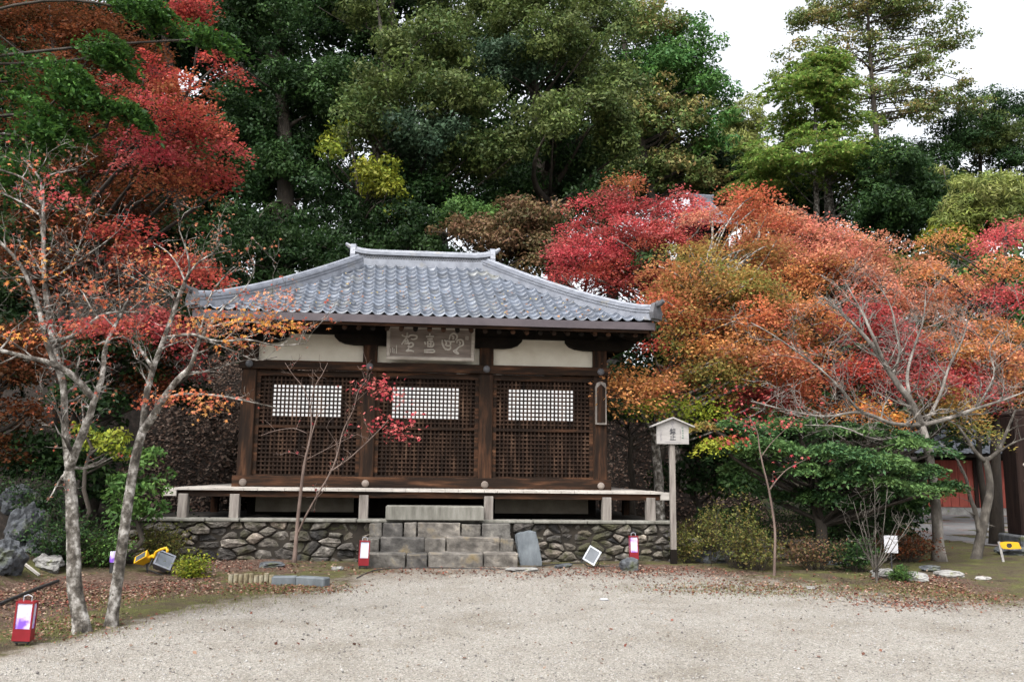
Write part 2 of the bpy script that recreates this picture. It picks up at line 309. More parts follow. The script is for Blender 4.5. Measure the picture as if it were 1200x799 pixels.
# roof deck and tiles
def zprof(d):
    t = np.clip(d/HALF, 0, 1); return EZ+(RZ-EZ)*(.80*t+.20*t*t)
def lift(a): return .04*np.clip((np.abs(a)-.55)/.45, 0, 1)**2
def slope_mesh(side):
    half = W if side in 'FB' else HALF; run = HALF if side in 'FB' else W-RH
    pitch = .205; rows = 14; cols = int(2*half/pitch)+1; sub = 9
    u = np.linspace(-half-.03, half+.03, cols*sub+1); fr = (u/pitch) % 1.0
    wave = .042*np.exp(-((fr-.25)/.14)**2)+.042*np.exp(-((fr-1.25)/.14)**2)-.012*np.sin(pi*np.clip((fr-.45)/.55, 0, 1))
    dl = []; off = []
    for k in range(rows):
        d0 = run*k/rows; d1 = run*(k+1)/rows
        dl += [d0, d0+.004, d0+.02, d1-.001]; off += [-.004, .024, .030, .004]
    dl = np.array(dl); off = np.array(off); dl[0] = -.06; dl[1] = -.06; dl[2] = -.045
    rr = np.random.default_rng(ord(side)); jit = rr.normal(0, .0035, (rows, cols+1))
    D, Uu = np.meshgrid(dl, u, indexing='ij')
    row = np.repeat(np.arange(rows), 4)[:, None]; ci = np.clip(((u+half)/pitch).astype(int), 0, cols)[None, :]
    z = zprof(D*HALF/run)+lift(Uu/half)*np.clip(1-D/run*1.3, 0, 1)+wave[None, :]+off[:, None]+jit[row, ci]*(off[:, None] > 0)
    sh = np.clip(D/run, 0, 1)*RC
    if side == 'F': x, y = Uu+sh, YC-HALF+D
    elif side == 'B': x, y = -Uu+sh, YC+HALF-D
    elif side == 'R': x, y = W-D+sh, YC+Uu
    else: x, y = -W+D+sh, YC-Uu
    Vv = np.stack([x, y, z], -1).reshape(-1, 3); r_, c_ = D.shape; ii = np.arange(r_*c_).reshape(r_, c_)
    F = np.stack([ii[:-1, :-1], ii[:-1, 1:], ii[1:, 1:], ii[1:, :-1]], -1)
    Dm = (D[:-1, :-1]+D[1:, 1:])/2/run; Um = np.abs((Uu[:-1, :-1]+Uu[1:, 1:])/2)
    lim = (half-(half-RH if side in 'FB' else half)*Dm)+.05
    keep = Um < lim
    R2, C2 = np.meshgrid(np.repeat(np.arange(rows), 4)[:-1], np.clip(((u[:-1]+half)/pitch).astype(int), 0, cols), indexing='ij')
    tv = rr.normal(1, .16, (rows, cols+1)); tv[rr.random(tv.shape) < .05] *= .6; TONE.append(np.clip(tv[R2, C2][keep], .35, 1.5))
    used = F[keep]; uq, inv = np.unique(used, return_inverse=True)
    return Vv[uq], inv.reshape(-1, 4)
vs_, fs_, k, TONE = [], [], 0, []
for s_ in 'FBLR':
    a, b_ = slope_mesh(s_); vs_.append(a); fs_.append(b_+k); k += len(a)
roof = np_mesh('roof', np.concatenate(vs_), np.concatenate(fs_), M['tile'], hall, smooth=False)
ta = roof.data.attributes.new('tone', 'FLOAT_COLOR', 'FACE'); tc = np.concatenate(TONE)[:, None]*np.array([[1, 1, 1, 0]])+np.array([[0, 0, 0, 1.]]); ta.data.foreach_set('color', tc.astype(np.float32).ravel())
# under-roof boards (closed dark soffit)
mb = MB()
def ring(d, dz): 
    z = float(zprof(np.array(d)))+dz
    return [(-W+d, YC-HALF+d, z), (W-d, YC-HALF+d, z), (W-d, YC+HALF-d, z), (-W+d, YC+HALF-d, z)]
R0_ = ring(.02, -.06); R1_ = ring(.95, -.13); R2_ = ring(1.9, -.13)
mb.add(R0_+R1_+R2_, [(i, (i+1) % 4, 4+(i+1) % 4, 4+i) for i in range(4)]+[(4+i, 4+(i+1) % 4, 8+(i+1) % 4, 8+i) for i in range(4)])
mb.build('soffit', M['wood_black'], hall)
# eave board / gutter
mb = MB()
for sx, sy, ln in ((0, -1, 2*W+.06), (0, 1, 2*W+.06)):
    mb.box((0, YC+sy*(HALF+.035), EZ-.075), (ln, .05, .13))
for sx in (-1, 1): mb.box((sx*(W+.035), YC, EZ-.075), (.05, 2*HALF+.016, .13))
mb.build('gutter', M['gutter'], hall)
mb = MB()
for sy in (-1, 1): mb.box((0, YC+sy*(HALF-.03), EZ-.155), (2*W-.1, .07, .06))
for sx in (-1, 1): mb.box((sx*(W-.03), YC, EZ-.157), (.07, 2*HALF-.18, .06))
mb.build('eave_board', M['wood_h'], hall)
# rafters
rz0 = EZ-.20
def rafter(x0, y0, dx, dy, ln):
    mb = MB(); p0 = Vector((x0, y0, rz0-.02)); p1 = Vector((x0-dx*ln, y0-dy*ln, rz0-.02+ln*.34)); mb.tube([p0, p1], .043, 8); return mb
for i in range(33):
    x = -3.84+i*.24; ln = min(1.1, max(.12, W-abs(x)-.05))
    rafter(x, YC-HALF+.09, 0, -1, ln).build('rafter', M['wood_h'] if i % 3 else M['wood_black'], hall)
for sx in (-1, 1):
    for i in range(22):
        y = YC-2.5+i*.238; ln = min(1.1, max(.12, HALF-abs(y-YC)-.05))
        rafter(sx*(W-.09), y, sx, 0, ln).build('rafter', M['wood_black'], hall)
# hip and main ridges: stacked flat tiles with a round cap
def strip(path, layers, name, mat):
    """layers: (width, z0, z1) stacked boxes swept along path"""
    mb = MB(); path = [Vector(p) for p in path]
    for (w0, z0, z1) in layers:
        vs = []; n = len(path)
        for i, p in enumerate(path):
            t = path[min(i+1, n-1)]-path[max(i-1, 0)]; t.z = 0; t.normalize(); s = Vector((t.y, -t.x, 0))*w0/2
            vs += [p+s+Vector((0, 0, z0)), p-s+Vector((0, 0, z0)), p-s+Vector((0, 0, z1)), p+s+Vector((0, 0, z1))]
        fs = [(4*i+j, 4*i+(j+1) % 4, 4*i+4+(j+1) % 4, 4*i+4+j) for i in range(n-1) for j in range(4)]+[(3, 2, 1, 0), (4*n-4, 4*n-3, 4*n-2, 4*n-1)]
        mb.add(vs, fs)
    return mb
for sx in (-1, 1):
    for sy in (-1, 1):
        path = []
        for i in range(15):
            t = i/14; d = HALF*(1-t)-.02*(i == 14); dd = max(d, 0)
            x = sx*(RH+(W-RH)*t+.04*max(0, t-.9)*10); y = YC+sy*(HALF*t+.06*(t > .97))
            z = float(zprof(np.array(dd)))+.04*max(0, (t-.55)/.45)**2+.03*max(0, (t-.85)/.15)**2
            path.append((x+RC*(1-t), y, z))
        mb = strip(path, [(.28, -.05, .05), (.24, .051, .08), (.27, .081, .105), (.23, .106, .13), (.26, .131, .155), (.2, .156, .175)], 'hip', None)
        mb.tube([Vector(p)+Vector((0, 0, .185)) for p in path], .055, 8)
        h = mb.build('hip_ridge', M['ridge'], hall)
        e = Vector(path[-1]); q = MB(); a = math.atan2(sy*HALF, sx*(W-RH))
        Mx = Matrix.Translation(e+Vector((0, 0, .02))) @ Matrix.Rotation(a-pi/2, 4, 'Z')
        q.prism([(-.14, -.04), (.14, -.04), (.15, .07), (.11, .16), (.08, .23), (0, .26), (-.08, .23), (-.11, .16), (-.15, .07)], -.02, .06, Mx)
        q.tube([Mx @ Vector((0, .0, .20)), Mx @ Vector((0, .10, .22)), Mx @ Vector((0, .18, .27))], [.06, .055, .04], 8)
        q.build('ridge_end_tile', M['ridgedark'], h)
path = []
for i in range(17):
    x = -RH-.2+(2*RH+.4)*i/16; path.append((x+RC, YC, RZ-.04+.10*max(0, (abs(x)-1.0)/.55)**2))
mb = strip(path, [(.34, -.05, .10), (.24, .101, .19), (.34, .191, .225), (.28, .226, .26)], 'ridge', None)
mb.tube([Vector(p)+Vector((0, 0, .275)) for p in path], .065, 8)
rg = mb.build('main_ridge', M['ridge'], hall)
q = MB()
for i in range(52):
    x = -RH-.1+(2*RH+.2)*i/51
    for dz in (.125, .165): q.box((x+RC+(.025 if dz > .14 else 0), YC-.127, RZ-.04+dz+.10*max(0, (abs(x)-1.0)/.55)**2), (.028, .012, .022))
q.build('ridge_lattice_tile', M['ridgedark'], rg)
for sx in (-1, 1):
    q = MB(); Mx = Matrix.Translation((RC+sx*(RH+.2), YC, RZ+.03)) @ Matrix.Rotation(sx*pi/2, 4, 'Z')
    q.prism([(-.19, -.05), (.19, -.05), (.2, .12), (.14, .26), (.07, .34), (0, .37), (-.07, .34), (-.14, .26), (-.2, .12)], -.05, .05, Mx)
    q.tube([(RC+sx*(RH+.15), YC, RZ+.30), (RC+sx*(RH+.27), YC, RZ+.335), (RC+sx*(RH+.36), YC, RZ+.40)], [.07, .055, .03], 8)
    q.build('ridge_end_tile', M['ridge'], rg)
# walls, posts, beams
PW = .25
for yy in (0, DEPTH):
    for x in POSTX:
        MB().box((x, yy, 2.56), (PW, PW, 2.78), ch=.012).build('post', M['wood_v'], hall)
for x in (POSTX[0], POSTX[3]): MB().box((x, YC, 2.56), (PW, PW, 2.78), ch=.012).build('post', M['wood_v'], hall)
mb = MB()
for k in range(26): mb.box((-3.25+.13+k*.25, DEPTH, 2.2), (.245, .04, 1.9))
mb.build('back_wall', M['wood_v'], hall)
for sx in (0, 3):
    mb = MB()
    for k in range(14): mb.box((POSTX[sx], .14+.125+k*.25, 2.2), (.05, .245, 1.9))
    mb.build('side_wall', M['wood_v'], hall)
    MB().box((POSTX[sx], YC, 3.66), (.06, DEPTH-.2, .58)).build('plaster_panel', M['plaster'], hall)
MB().box((0, 0.0, 1.345), (6.62, .30, .20), ch=.008).build('sill_beam', M['wood_h'], hall)
MB().box((0, .0, 3.235), (6.24, .16, .10)).build('lintel', M['wood_h'], hall)
MB().box((0, -.125, 3.375), (6.60, .10, .155), ch=.008).build('head_beam', M['wood_h'], hall)
for sx in (0, 3): MB().box((POSTX[sx]+(.125 if sx else -.125), YC+.05, 3.375), (.08, DEPTH+.1, .155)).build('head_beam', M['wood_h'], hall)
for x in POSTX:
    for z, mt, yb in ((3.375, 'ridgedark', -.175), (1.33, 'plaqueboard', -.15)):
        q = MB(); q.tube([(x, yb, z), (x, yb-.02, z), (x, yb-.035, z), (x, yb-.045, z)], [.065, .062, .045, .02], 14); q.build('nail_cover', M[mt], hall)
for i in range(3):
    a, b_ = POSTX[i]+PW/2, POSTX[i+1]-PW/2
    MB().box(((a+b_)/2, .02, 3.70), (b_-a, .05, .50)).build('plaster_panel', M['plaster'], hall)
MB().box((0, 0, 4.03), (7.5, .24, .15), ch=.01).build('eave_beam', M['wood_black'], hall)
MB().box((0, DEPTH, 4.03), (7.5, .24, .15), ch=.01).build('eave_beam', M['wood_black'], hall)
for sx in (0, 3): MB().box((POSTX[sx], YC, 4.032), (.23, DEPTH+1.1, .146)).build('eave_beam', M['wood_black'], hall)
for x in POSTX:
    q = MB(); q.prism([(x-.64, 3.955), (x-.64, 3.90), (x-.57, 3.83), (x-.46, 3.785), (x-.30, 3.765), (x+.30, 3.765), (x+.46, 3.785), (x+.57, 3.83), (x+.64, 3.90), (x+.64, 3.955)], -.16, .12)
    q.build('bracket', M['wood_black'], hall)
# lattice bays
CELL = .0705
for i in range(3):
    a, b_ = POSTX[i]+PW/2, POSTX[i+1]-PW/2; xm = (a+b_)/2; bay = MB(); n = 24; x0 = xm-n*CELL/2
    z1, zm, z0 = 3.185, 2.32, 1.445
    fw = (b_-a-n*CELL)/2
    for sx in (a+fw/2, b_-fw/2): bay.box((sx, -.035, (z0+z1)/2), (fw, .07, z1-z0))
    bay.box((xm, -.037, 2.303), (b_-a-2*fw, .066, .05)); bay.box((xm, -.037, 1.46), (b_-a-2*fw, .066, .03))
    fr_ = bay.build('lattice_screen', M['wood_h'], hall)
    for (zt, zb, rows) in ((3.185, 2.328, 12), (2.278, 1.475, 11)):
        q = MB(); ch_ = (zt-zb)/rows
        for k in range(1, n): q.box((x0+k*CELL, -.03, (zt+zb)/2), (.026, .026, zt-zb))
        for k in range(1, rows): q.box((xm, -.040, zb+k*ch_), (n*CELL, .024, .026))
        q.build('lattice', M['lattice'], fr_)
        if rows == 12:
            px0, px1 = x0+3*CELL, x0+20*CELL; pz1, pz0 = zt-2*ch_, zt-10*ch_
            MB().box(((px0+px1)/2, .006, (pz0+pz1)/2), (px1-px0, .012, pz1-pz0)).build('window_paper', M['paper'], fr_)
    MB().box((xm, .045, (z0+z1)/2), (b_-a, .03, z1-z0)).build('backing_board', M['lattice'], fr_)
# rounded weathered cover board on the right corner post
q = MB(); q.prism([(3.02, 2.42), (3.22, 2.42), (3.22, 3.1), (3.20, 3.17), (3.12, 3.2), (3.04, 3.17), (3.02, 3.1)], -.185, -.127); q.build('post_cover', M['greywood_v'], hall)
q = MB(); q.prism([(3.045, 2.46), (3.195, 2.46), (3.195, 3.08), (3.12, 3.15), (3.045, 3.08)], -.20, -.186); q.build('post_cover', M['wood_v'], hall)
# veranda
VZ = 1.255; VO = .95
q = MB(); nb = 37
for k in range(nb): q.box((-4.02+.10875+k*.2175, -.545, VZ-.02), (.211, .82, .04))
q.build('veranda_floor', M['greywood'], hall)
for sx in (-1, 1):
    q = MB()
    for k in range(18): q.box((sx*3.6, -.03+k*.215, VZ-.022), (.75, .209, .04))
    q.build('veranda_floor', M['greywood'], hall)
MB().box((0, -.86, VZ-.095), (7.98, .09, .10), ch=.005).build('veranda_beam', M['wood_h'], hall)
for sx in (-1, 1):
    MB().box((sx*3.93, 1.45, VZ-.10), (.09, 4.55, .11), ch=.005).build('veranda_beam', M['greywood'], hall)
    MB().box((sx*4.09, -.90, VZ-.075), (.2, .10, .13), ch=.005).build('veranda_beam', M['greywood'], hall)
for x in (-3.88, -3.07, -1.0, 1.06, 3.06, 3.82):
    MB().box((x, -.885, .955), (.15, .15, .40), ch=.006).build('veranda_post', M['greywood_v'], hall)
for sx in (-1, 1):
    for y in (1.2, 3.4): MB().box((sx*3.88, y, .955), (.13, .13, .40)).build('veranda_post', M['wood_v'], hall)
for i in range(3):
    a, b_ = POSTX[i]+.2, POSTX[i+1]-.2
    if i != 1: MB().box(((a+b_)/2, .05, 1.0), (b_-a, .05, .34)).build('plaster_panel', M['shadeplaster'], hall)
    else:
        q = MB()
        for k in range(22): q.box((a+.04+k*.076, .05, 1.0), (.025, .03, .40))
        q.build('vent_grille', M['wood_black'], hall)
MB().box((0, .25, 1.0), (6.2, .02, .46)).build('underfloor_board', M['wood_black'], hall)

# plaque with three carved characters
plq = empty('name_plaque', HW(.03, -.235, 3.50), YAW, 'grey wooden name plaque with three carved cursive characters hung under the eaves', 'plaque')
PWi, PHt = 1.56, .62; tilt = Matrix.Rotation(radians(9), 4, 'X')
def pl(name, mbx, mat, par):
    mbx.v = [tuple(tilt @ Vector(v)) for v in mbx.v]; return mbx.build(name, mat, par)
q = MB().box((0, 0, PHt/2), (PWi-.08, .03, PHt-.08)); pl('board', q, M['plaqueboard'], plq)
q = MB()
for z in (.0325, PHt-.0325): q.box((0, -.012, z), (PWi, .06, .065), ch=.01)
for x in (-PWi/2+.0325, PWi/2-.0325): q.box((x, -.012, PHt/2), (.065, .058, PHt-.132), ch=.01)
pl('frame', q, M['plaqueframe'], plq)
# strokes in plaque pixels: zoomed crop of 1200x545 with the board from (20,20) to (1175,515)
def PP(x, y): return ((x-597)/1155*PWi, -.020, (515-y)/495*PHt)
chars = [
 [[(285, 125), (285, 200)], [(235, 175), (215, 160)], [(225, 178), (300, 190), (330, 160), (400, 165), (410, 200), (370, 220), (335, 212)], [(280, 195), (250, 240), (215, 300)], [(285, 215), (300, 260), (310, 300)],
  [(255, 255), (300, 245)], [(250, 285), (310, 275)], [(310, 300), (330, 270), (365, 280), (365, 310), (335, 330), (300, 320), (315, 350)], [(315, 355), (280, 390), (330, 380), (380, 395)]],
 [[(580, 130), (583, 185)], [(530, 175), (635, 172)], [(548, 210), (620, 205)], [(560, 240), (600, 235), (630, 250)], [(515, 250), (530, 290)], [(555, 240), (560, 310)], [(600, 235), (595, 310)], [(550, 315), (600, 320), (630, 300), (632, 260)],
  [(570, 280), (590, 280)], [(510, 370), (580, 365), (640, 360)], [(560, 400), (640, 395), (645, 365)], [(510, 395), (560, 400)]],
 [[(745, 215), (748, 270), (775, 330), (800, 360)], [(775, 215), (800, 260), (785, 300)], [(800, 230), (850, 240), (855, 290)], [(800, 300), (850, 300)], [(790, 335), (820, 355), (855, 340), (858, 300)], [(835, 215), (850, 150), (890, 120), (930, 140), (940, 185), (915, 215)],
  [(870, 150), (895, 180), (880, 210)], [(860, 240), (910, 235)], [(940, 260), (945, 220), (985, 205), (1015, 225), (1020, 280), (985, 300), (940, 340), (890, 375)], [(965, 230), (985, 255), (965, 285)], [(895, 375), (930, 400), (965, 410), (930, 370), (950, 345)]],
 [[(1053, 160), (1085, 160), (1085, 205), (1053, 205), (1053, 160)], [(1069, 162), (1069, 203)]],
 [[(150, 310), (150, 425)], [(100, 345), (100, 420)], [(75, 360), (75, 420)], [(120, 360), (120, 425)]]]
for ci, c in enumerate(chars):
    q = MB()
    for st in c: 
        pts = [Vector(PP(*p)) for p in st]; th = .017 if ci < 3 else .009
        if ci < 3 and len(pts) > 2:
            out = []
            for i in range(len(pts)-1):
                p0, p1, p2, p3 = pts[max(i-1, 0)], pts[i], pts[i+1], pts[min(i+2, len(pts)-1)]
                for t in (0, .33, .66): out.append(.5*((2*p1)+(p2-p0)*t+(2*p0-5*p1+4*p2-p3)*t*t+(3*p1-p0-3*p2+p3)*t**3))
            pts = out+[pts[-1]]
        rad = [th*(.55+.45*sin(pi*(i+.7)/(len(pts)+.4))) for i in range(len(pts))]
        q.tube(pts, rad, 6)
    pl('carved_character' if ci < 3 else 'seal_mark', q, M['carved'], plq)

# ============================================================ TERRACE WALL (rubble), steps
def clip_poly(poly, n, c):
    out = []
    for i in range(len(poly)):
        a, b_ = poly[i], poly[(i+1) % len(poly)]; da, db = a[0]*n[0]+a[1]*n[1]-c, b_[0]*n[0]+b_[1]*n[1]-c
        if da <= 0: out.append(a)
        if da*db < 0: t = da/(da-db); out.append((a[0]+(b_[0]-a[0])*t, a[1]+(b_[1]-a[1])*t))
    return out
def rubble(x0, x1, z0, z1, nrow, wmean, seed, yface, thick=.14):
    r = random.Random(seed); S = []; H = (z1-z0)/nrow
    for k in range(nrow):
        x = x0+r.random()*.2
        while x < x1+.2:
            ww = wmean*r.choice((.35, .5, .8, 1, 1.3, 2.0)); S.append((x+ww/2, z0+H*(k+.5)+r.uniform(-.48, .48)*H)); x += ww
    mb = MB(); S = [(a*.5, c_) for a, c_ in S]
    for i, s in enumerate(S):
        poly = [(x0*.5, z0), (x1*.5, z0), (x1*.5, z1), (x0*.5, z1)]
        for j, t in enumerate(S):
            if i == j or abs(s[0]-t[0]) > 1.3: continue
            n = (t[0]-s[0], (t[1]-s[1])*1.0); c = (t[0]**2-s[0]**2+t[1]**2-s[1]**2)/2
            poly = clip_poly(poly, n, c)
            if len(poly) < 3: break
        if len(poly) < 3: continue
        poly = [(a/.5, c_) for a, c_ in poly]
        cx = sum(p[0] for p in poly)/len(poly); cz = sum(p[1] for p in poly)/len(poly)
        # subdivide edges, round corners, jitter
        q = []
        for a, b_ in zip(poly, poly[1:]+poly[:1]):
            L = math.hypot(b_[0]-a[0], b_[1]-a[1]); n = max(1, int(L/.07))
            for t in range(n): q.append((a[0]+(b_[0]-a[0])*t/n, a[1]+(b_[1]-a[1])*t/n))
        for _ in range(1): q = [((q[k-1][0]+5*q[k][0]+q[(k+1) % len(q)][0])/7, (q[k-1][1]+5*q[k][1]+q[(k+1) % len(q)][1])/7) for k in range(len(q))]
        if len(q) < 4: continue
        pr = r.uniform(-.05, .04); rings = []
        tx, tz = r.uniform(-.10, .10), r.uniform(-.12, .05)
        for sh, dy in ((.004, thick), (.006, .03), (.018, .008), (.05, -.004)):
            rg_ = []
            for (x, z) in q:
                L = math.hypot(x-cx, z-cz)+1e-6; kk = max(.15, 1-sh/L*(1+.8*r.random())); X, Z = cx+(x-cx)*kk, cz+(z-cz)*kk
                nz = mnoise.noise(Vector((X*6, Z*6, seed)))*.04+mnoise.noise(Vector((X*17, Z*17, seed)))*.02; X += mnoise.noise(Vector((X*13, Z*13, 3)))*.012; Z += mnoise.noise(Vector((X*13, Z*13, 9)))*.012
                rg_.append((X, yface+dy-pr+nz+(X-cx)*tx+(Z-cz)*tz, Z))
            rings.append(rg_)
        n = len(q); vs = [v for rg_ in rings for v in rg_]+[(cx, yface-.012-pr+mnoise.noise(Vector((cx*7, cz*7, seed)))*.02, cz)]
        fs = [(a*n+k, a*n+(k+1) % n, (a+1)*n+(k+1) % n, (a+1)*n+k) for a in range(3) for k in range(n)]+[(3*n+k, 3*n+(k+1) % n, 4*n) for k in range(n)]
        mb.add(vs, fs)
    return mb
TF = -1.12
tw = empty('stone_wall', HO, YAW, 'low terrace wall of rough rubble stones under the temple veranda', 'stone wall')
mb = rubble(-4.75, -1.02, .0, .735, 5, .27, 3, TF); mb2 = rubble(1.45, 4.2, .0, .735, 5, .22, 11, TF); mb.add(mb2.v, mb2.f)
mb3 = rubble(-1.02, 1.45, .4, .735, 2, .33, 12, TF+.02); mb.add(mb3.v, mb3.f)
st_ = mb.build('stonework', M['stone'], tw, smooth=False)
MB().box((-.275, TF+.05+2.85, .34), (8.93, 5.7, .77)).build('fill', simple('packed_earth', [(.3, (.01, .008, .006)), (.7, (.03, .024, .017))], 6, rough=.95, fine=20), tw)
q = MB(); r = random.Random(4); x = -4.78
while x < 4.2:
    wd = r.uniform(.5, 1.0); wd = min(wd, 4.25-x); q.box((x+wd/2, TF+.13+r.uniform(-.02, .02), .752), (wd-.012, .34, .05), ch=.012); x += wd
    if 4.25-x < .1: break
q.build('coping', M['slab'], tw)
# side retaining stretch continuing to the right, rough and mossy
rw = empty('stone_wall', HW(4.1, -.7, 0), YAW+radians(-4), 'low mossy broken stone bank right of the terrace behind the shrubs', 'stone wall')
rubble(0.1, 2.9, .0, .46, 4, .26, 21, 0, .3).build('stonework', M['stone'], rw)
rs = empty('stone_steps', HO, YAW, 'three rough stone steps leading up to the temple terrace', 'steps')
r = random.Random(9)
for k, (xa, xb, z0, z1, yf) in enumerate([(-.96, 1.46, -.02, .325, -1.98), (-.90, 1.42, .2, .53, -1.66), (-.88, 1.40, .4, .742, -1.36)]):
    q = MB(); x = xa
    while x < xb-.05:
        wd = r.choice((.22, .33, .45, .7, .85)); wd = min(wd, xb-x)
        if xb-x-wd < .15: wd = xb-x
        bm = bmesh.new(); bmesh.ops.create_cube(bm, size=1)
        for v in bm.verts: v.co = Vector((v.co.x*(wd-.02), v.co.y*.42, v.co.z*(z1-z0)))
        bmesh.ops.bevel(bm, geom=list(bm.edges), offset=.012, segments=1, affect='EDGES')
        bmesh.ops.subdivide_edges(bm, edges=[e for e in bm.edges if e.calc_length() > .1], cuts=5, use_grid_fill=True)
        off = Vector((x+wd/2, yf+.21+r.uniform(-.04, .03), (z0+z1)/2+r.uniform(-.02, .006)))
        for v in bm.verts: v.co = v.co+off; v.co += v.normal*(mnoise.noise(v.co*4)*.016+mnoise.noise(v.co*16)*.009)+Vector((0, mnoise.noise(v.co*24)*.01, 0))
        bm.verts.index_update(); q.add([v.co for v in bm.verts], [[v.index for v in f.verts] for f in bm.faces]); bm.free(); x += wd
    q.build('step', M['step'], rs)
def stone_obj(name, loc, size, mat, label, cat, seed, rz=0, rx=0, ry=0, group=None, boxy=.5, amp=.12, parent=None):
    bm = bmesh.new(); bmesh.ops.create_icosphere(bm, subdivisions=4, radius=1)
    for v in bm.verts:
        d = v.co.normalized(); mx = max(abs(d.x), abs(d.y), abs(d.z)); d2 = d*(1-boxy)+d/mx*boxy
        nn = mnoise.noise(d*1.3+Vector((seed, 0, 0)))*amp*2+mnoise.noise(d*3.4+Vector((0, seed, 0)))*amp+mnoise.noise(d*8+Vector((0, seed, 0)))*amp*.3
        d2 = d2*(1+nn); v.co = Vector((d2.x*size[0]/2, d2.y*size[1]/2, d2.z*size[2]/2))
    bm.transform(Matrix.Rotation(ry, 4, 'Y') @ Matrix.Rotation(rx, 4, 'X'))
    me = bpy.data.meshes.new(name); bm.to_mesh(me); bm.free()
    o = link(name, me, mat, parent, False); o.location = loc; o.rotation_euler = (0, 0, rz)
    if label: tag(o, label, cat, group)
    return o
tag(MB().box((0, 0, 0), (1.58, .40, .225), ch=.012).build('stone_slab', M['slab']), 'long stained concrete stepping slab in front of the veranda', 'stone slab')
bpy.data.objects['stone_slab'].location = HW(.17, -1.14, .775+.113); bpy.data.objects['stone_slab'].rotation_euler = (0, 0, YAW)
stone_obj('stone', HW(1.66, -1.55, .34), (.36, .12, .60), M['bluestone'], 'flat blue grey stone leaning upright at the right end of the steps', 'stone', 3, YAW+.1, radians(-14), radians(-6), boxy=.75, amp=.05)

# ============================================================ VEGETATION
def rv(r, n):
    v = r.normal(size=(n, 3)); return v/np.linalg.norm(v, axis=1, keepdims=True)
def nrm(v): return v/np.maximum(1e-9, np.linalg.norm(v, axis=-1, keepdims=True))
def quads(c, nrml, ax, L, Wd):
    """rhombic leaves; c (N,3), normal, axis direction, half length and half width"""
    u = nrm(ax-nrml*np.sum(ax*nrml, -1, keepdims=True)); v = np.cross(nrml, u)
    L = L[:, None]; Wd = Wd[:, None]
    P = np.stack([c-u*L, c+v*Wd-u*L*.15+nrml*L*.12, c+u*L, c-v*Wd-u*L*.15+nrml*L*.12], 1).reshape(-1, 3)
    return P, np.arange(len(c)*4).reshape(-1, 4)
def stars(c, nrml, ax, S, r):
    u = nrm(ax-nrml*np.sum(ax*nrml, -1, keepdims=True)); v = np.cross(nrml, u)
    ang = np.radians([90, 112, 142, 163, 205, 270, 335, 17, 38, 68]); rad = np.array([1, .38, .85, .32, .55, .12, .55, .32, .85, .38])
    P = c[:, None]+S[:, None, None]*(u[:, None]*(np.sin(ang)*rad)[None, :, None]+v[:, None]*(np.cos(ang)*rad)[None, :, None])
    P += nrml[:, None]*(S[:, None]*(-.35*rad**2)[None, :])[:, :, None]
    return P.reshape(-1, 3), np.arange(len(c)*10).reshape(-1, 10)
PAL = dict(
 olive=[(.10, .14, .035), (.06, .10, .028), (.14, .175, .05), (.045, .08, .025), (.115, .135, .05)],
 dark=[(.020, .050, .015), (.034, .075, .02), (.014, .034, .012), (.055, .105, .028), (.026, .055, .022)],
 deep=[(.013, .032, .010), (.022, .05, .014), (.009, .022, .008), (.034, .065, .018)],  # darker copy of the dark greens, woodland shade put into the leaf colour
 shadeconifer=[(.045, .11, .022), (.03, .075, .02), (.07, .15, .03)],  # conifer greens lowered, shade of the canopy above painted into them
 bluegreen=[(.05, .09, .05), (.035, .07, .04), (.075, .12, .065)],
 conifer=[(.09, .2, .045), (.06, .14, .04), (.13, .25, .06), (.065, .17, .05)],
 cypress=[(.21, .32, .06), (.14, .25, .05), (.27, .38, .09), (.27, .27, .08), (.12, .2, .05)],
 lacy=[(.15, .22, .06), (.2, .26, .08), (.10, .16, .05), (.29, .2, .08), (.16, .18, .07)],
 bamboo=[(.27, .33, .07), (.29, .32, .10), (.16, .22, .07), (.25, .25, .09)],
 ygreen=[(.19, .23, .025), (.13, .18, .025), (.25, .25, .03)],
 red=[(.42, .06, .045), (.32, .04, .035), (.52, .11, .07), (.38, .07, .08), (.42, .13, .07), (.22, .05, .04)],
 crimson=[(.48, .06, .08), (.62, .13, .12), (.38, .05, .06), (.64, .19, .17), (.34, .08, .07)],
 redorange=[(.56, .15, .07), (.62, .24, .10), (.46, .11, .06), (.50, .13, .09), (.42, .19, .08)],
 orange=[(.62, .27, .09), (.66, .34, .12), (.58, .21, .10), (.60, .23, .14), (.46, .26, .09)],
 salmon=[(.64, .27, .17), (.62, .21, .16), (.68, .35, .19), (.56, .19, .15), (.5, .27, .15)],
 olorange=[(.46, .23, .08), (.34, .24, .08), (.54, .22, .09), (.28, .22, .07), (.52, .17, .09)],
 olgreen=[(.26, .25, .07), (.34, .25, .07), (.18, .22, .055), (.46, .25, .08), (.42, .2, .08)],
 brown=[(.10, .04, .018), (.15, .05, .02), (.07, .035, .014), (.17, .045, .02)],  # brown autumn leaves, darkened so the colour also carries canopy shade
 browngreen=[(.13, .09, .04), (.18, .09, .055), (.09, .09, .035), (.2, .12, .07)],
 gold=[(.60, .26, .06), (.62, .34, .08), (.55, .19, .06), (.5, .12, .06)],
 layered=[(.055, .12, .045), (.085, .16, .05), (.035, .08, .035), (.12, .2, .06)],
 bush=[(.07, .15, .04), (.11, .2, .045), (.05, .10, .03)],
 mossy=[(.13, .14, .035), (.09, .11, .03), (.18, .17, .05), (.16, .12, .04)])
LEAFV = .85
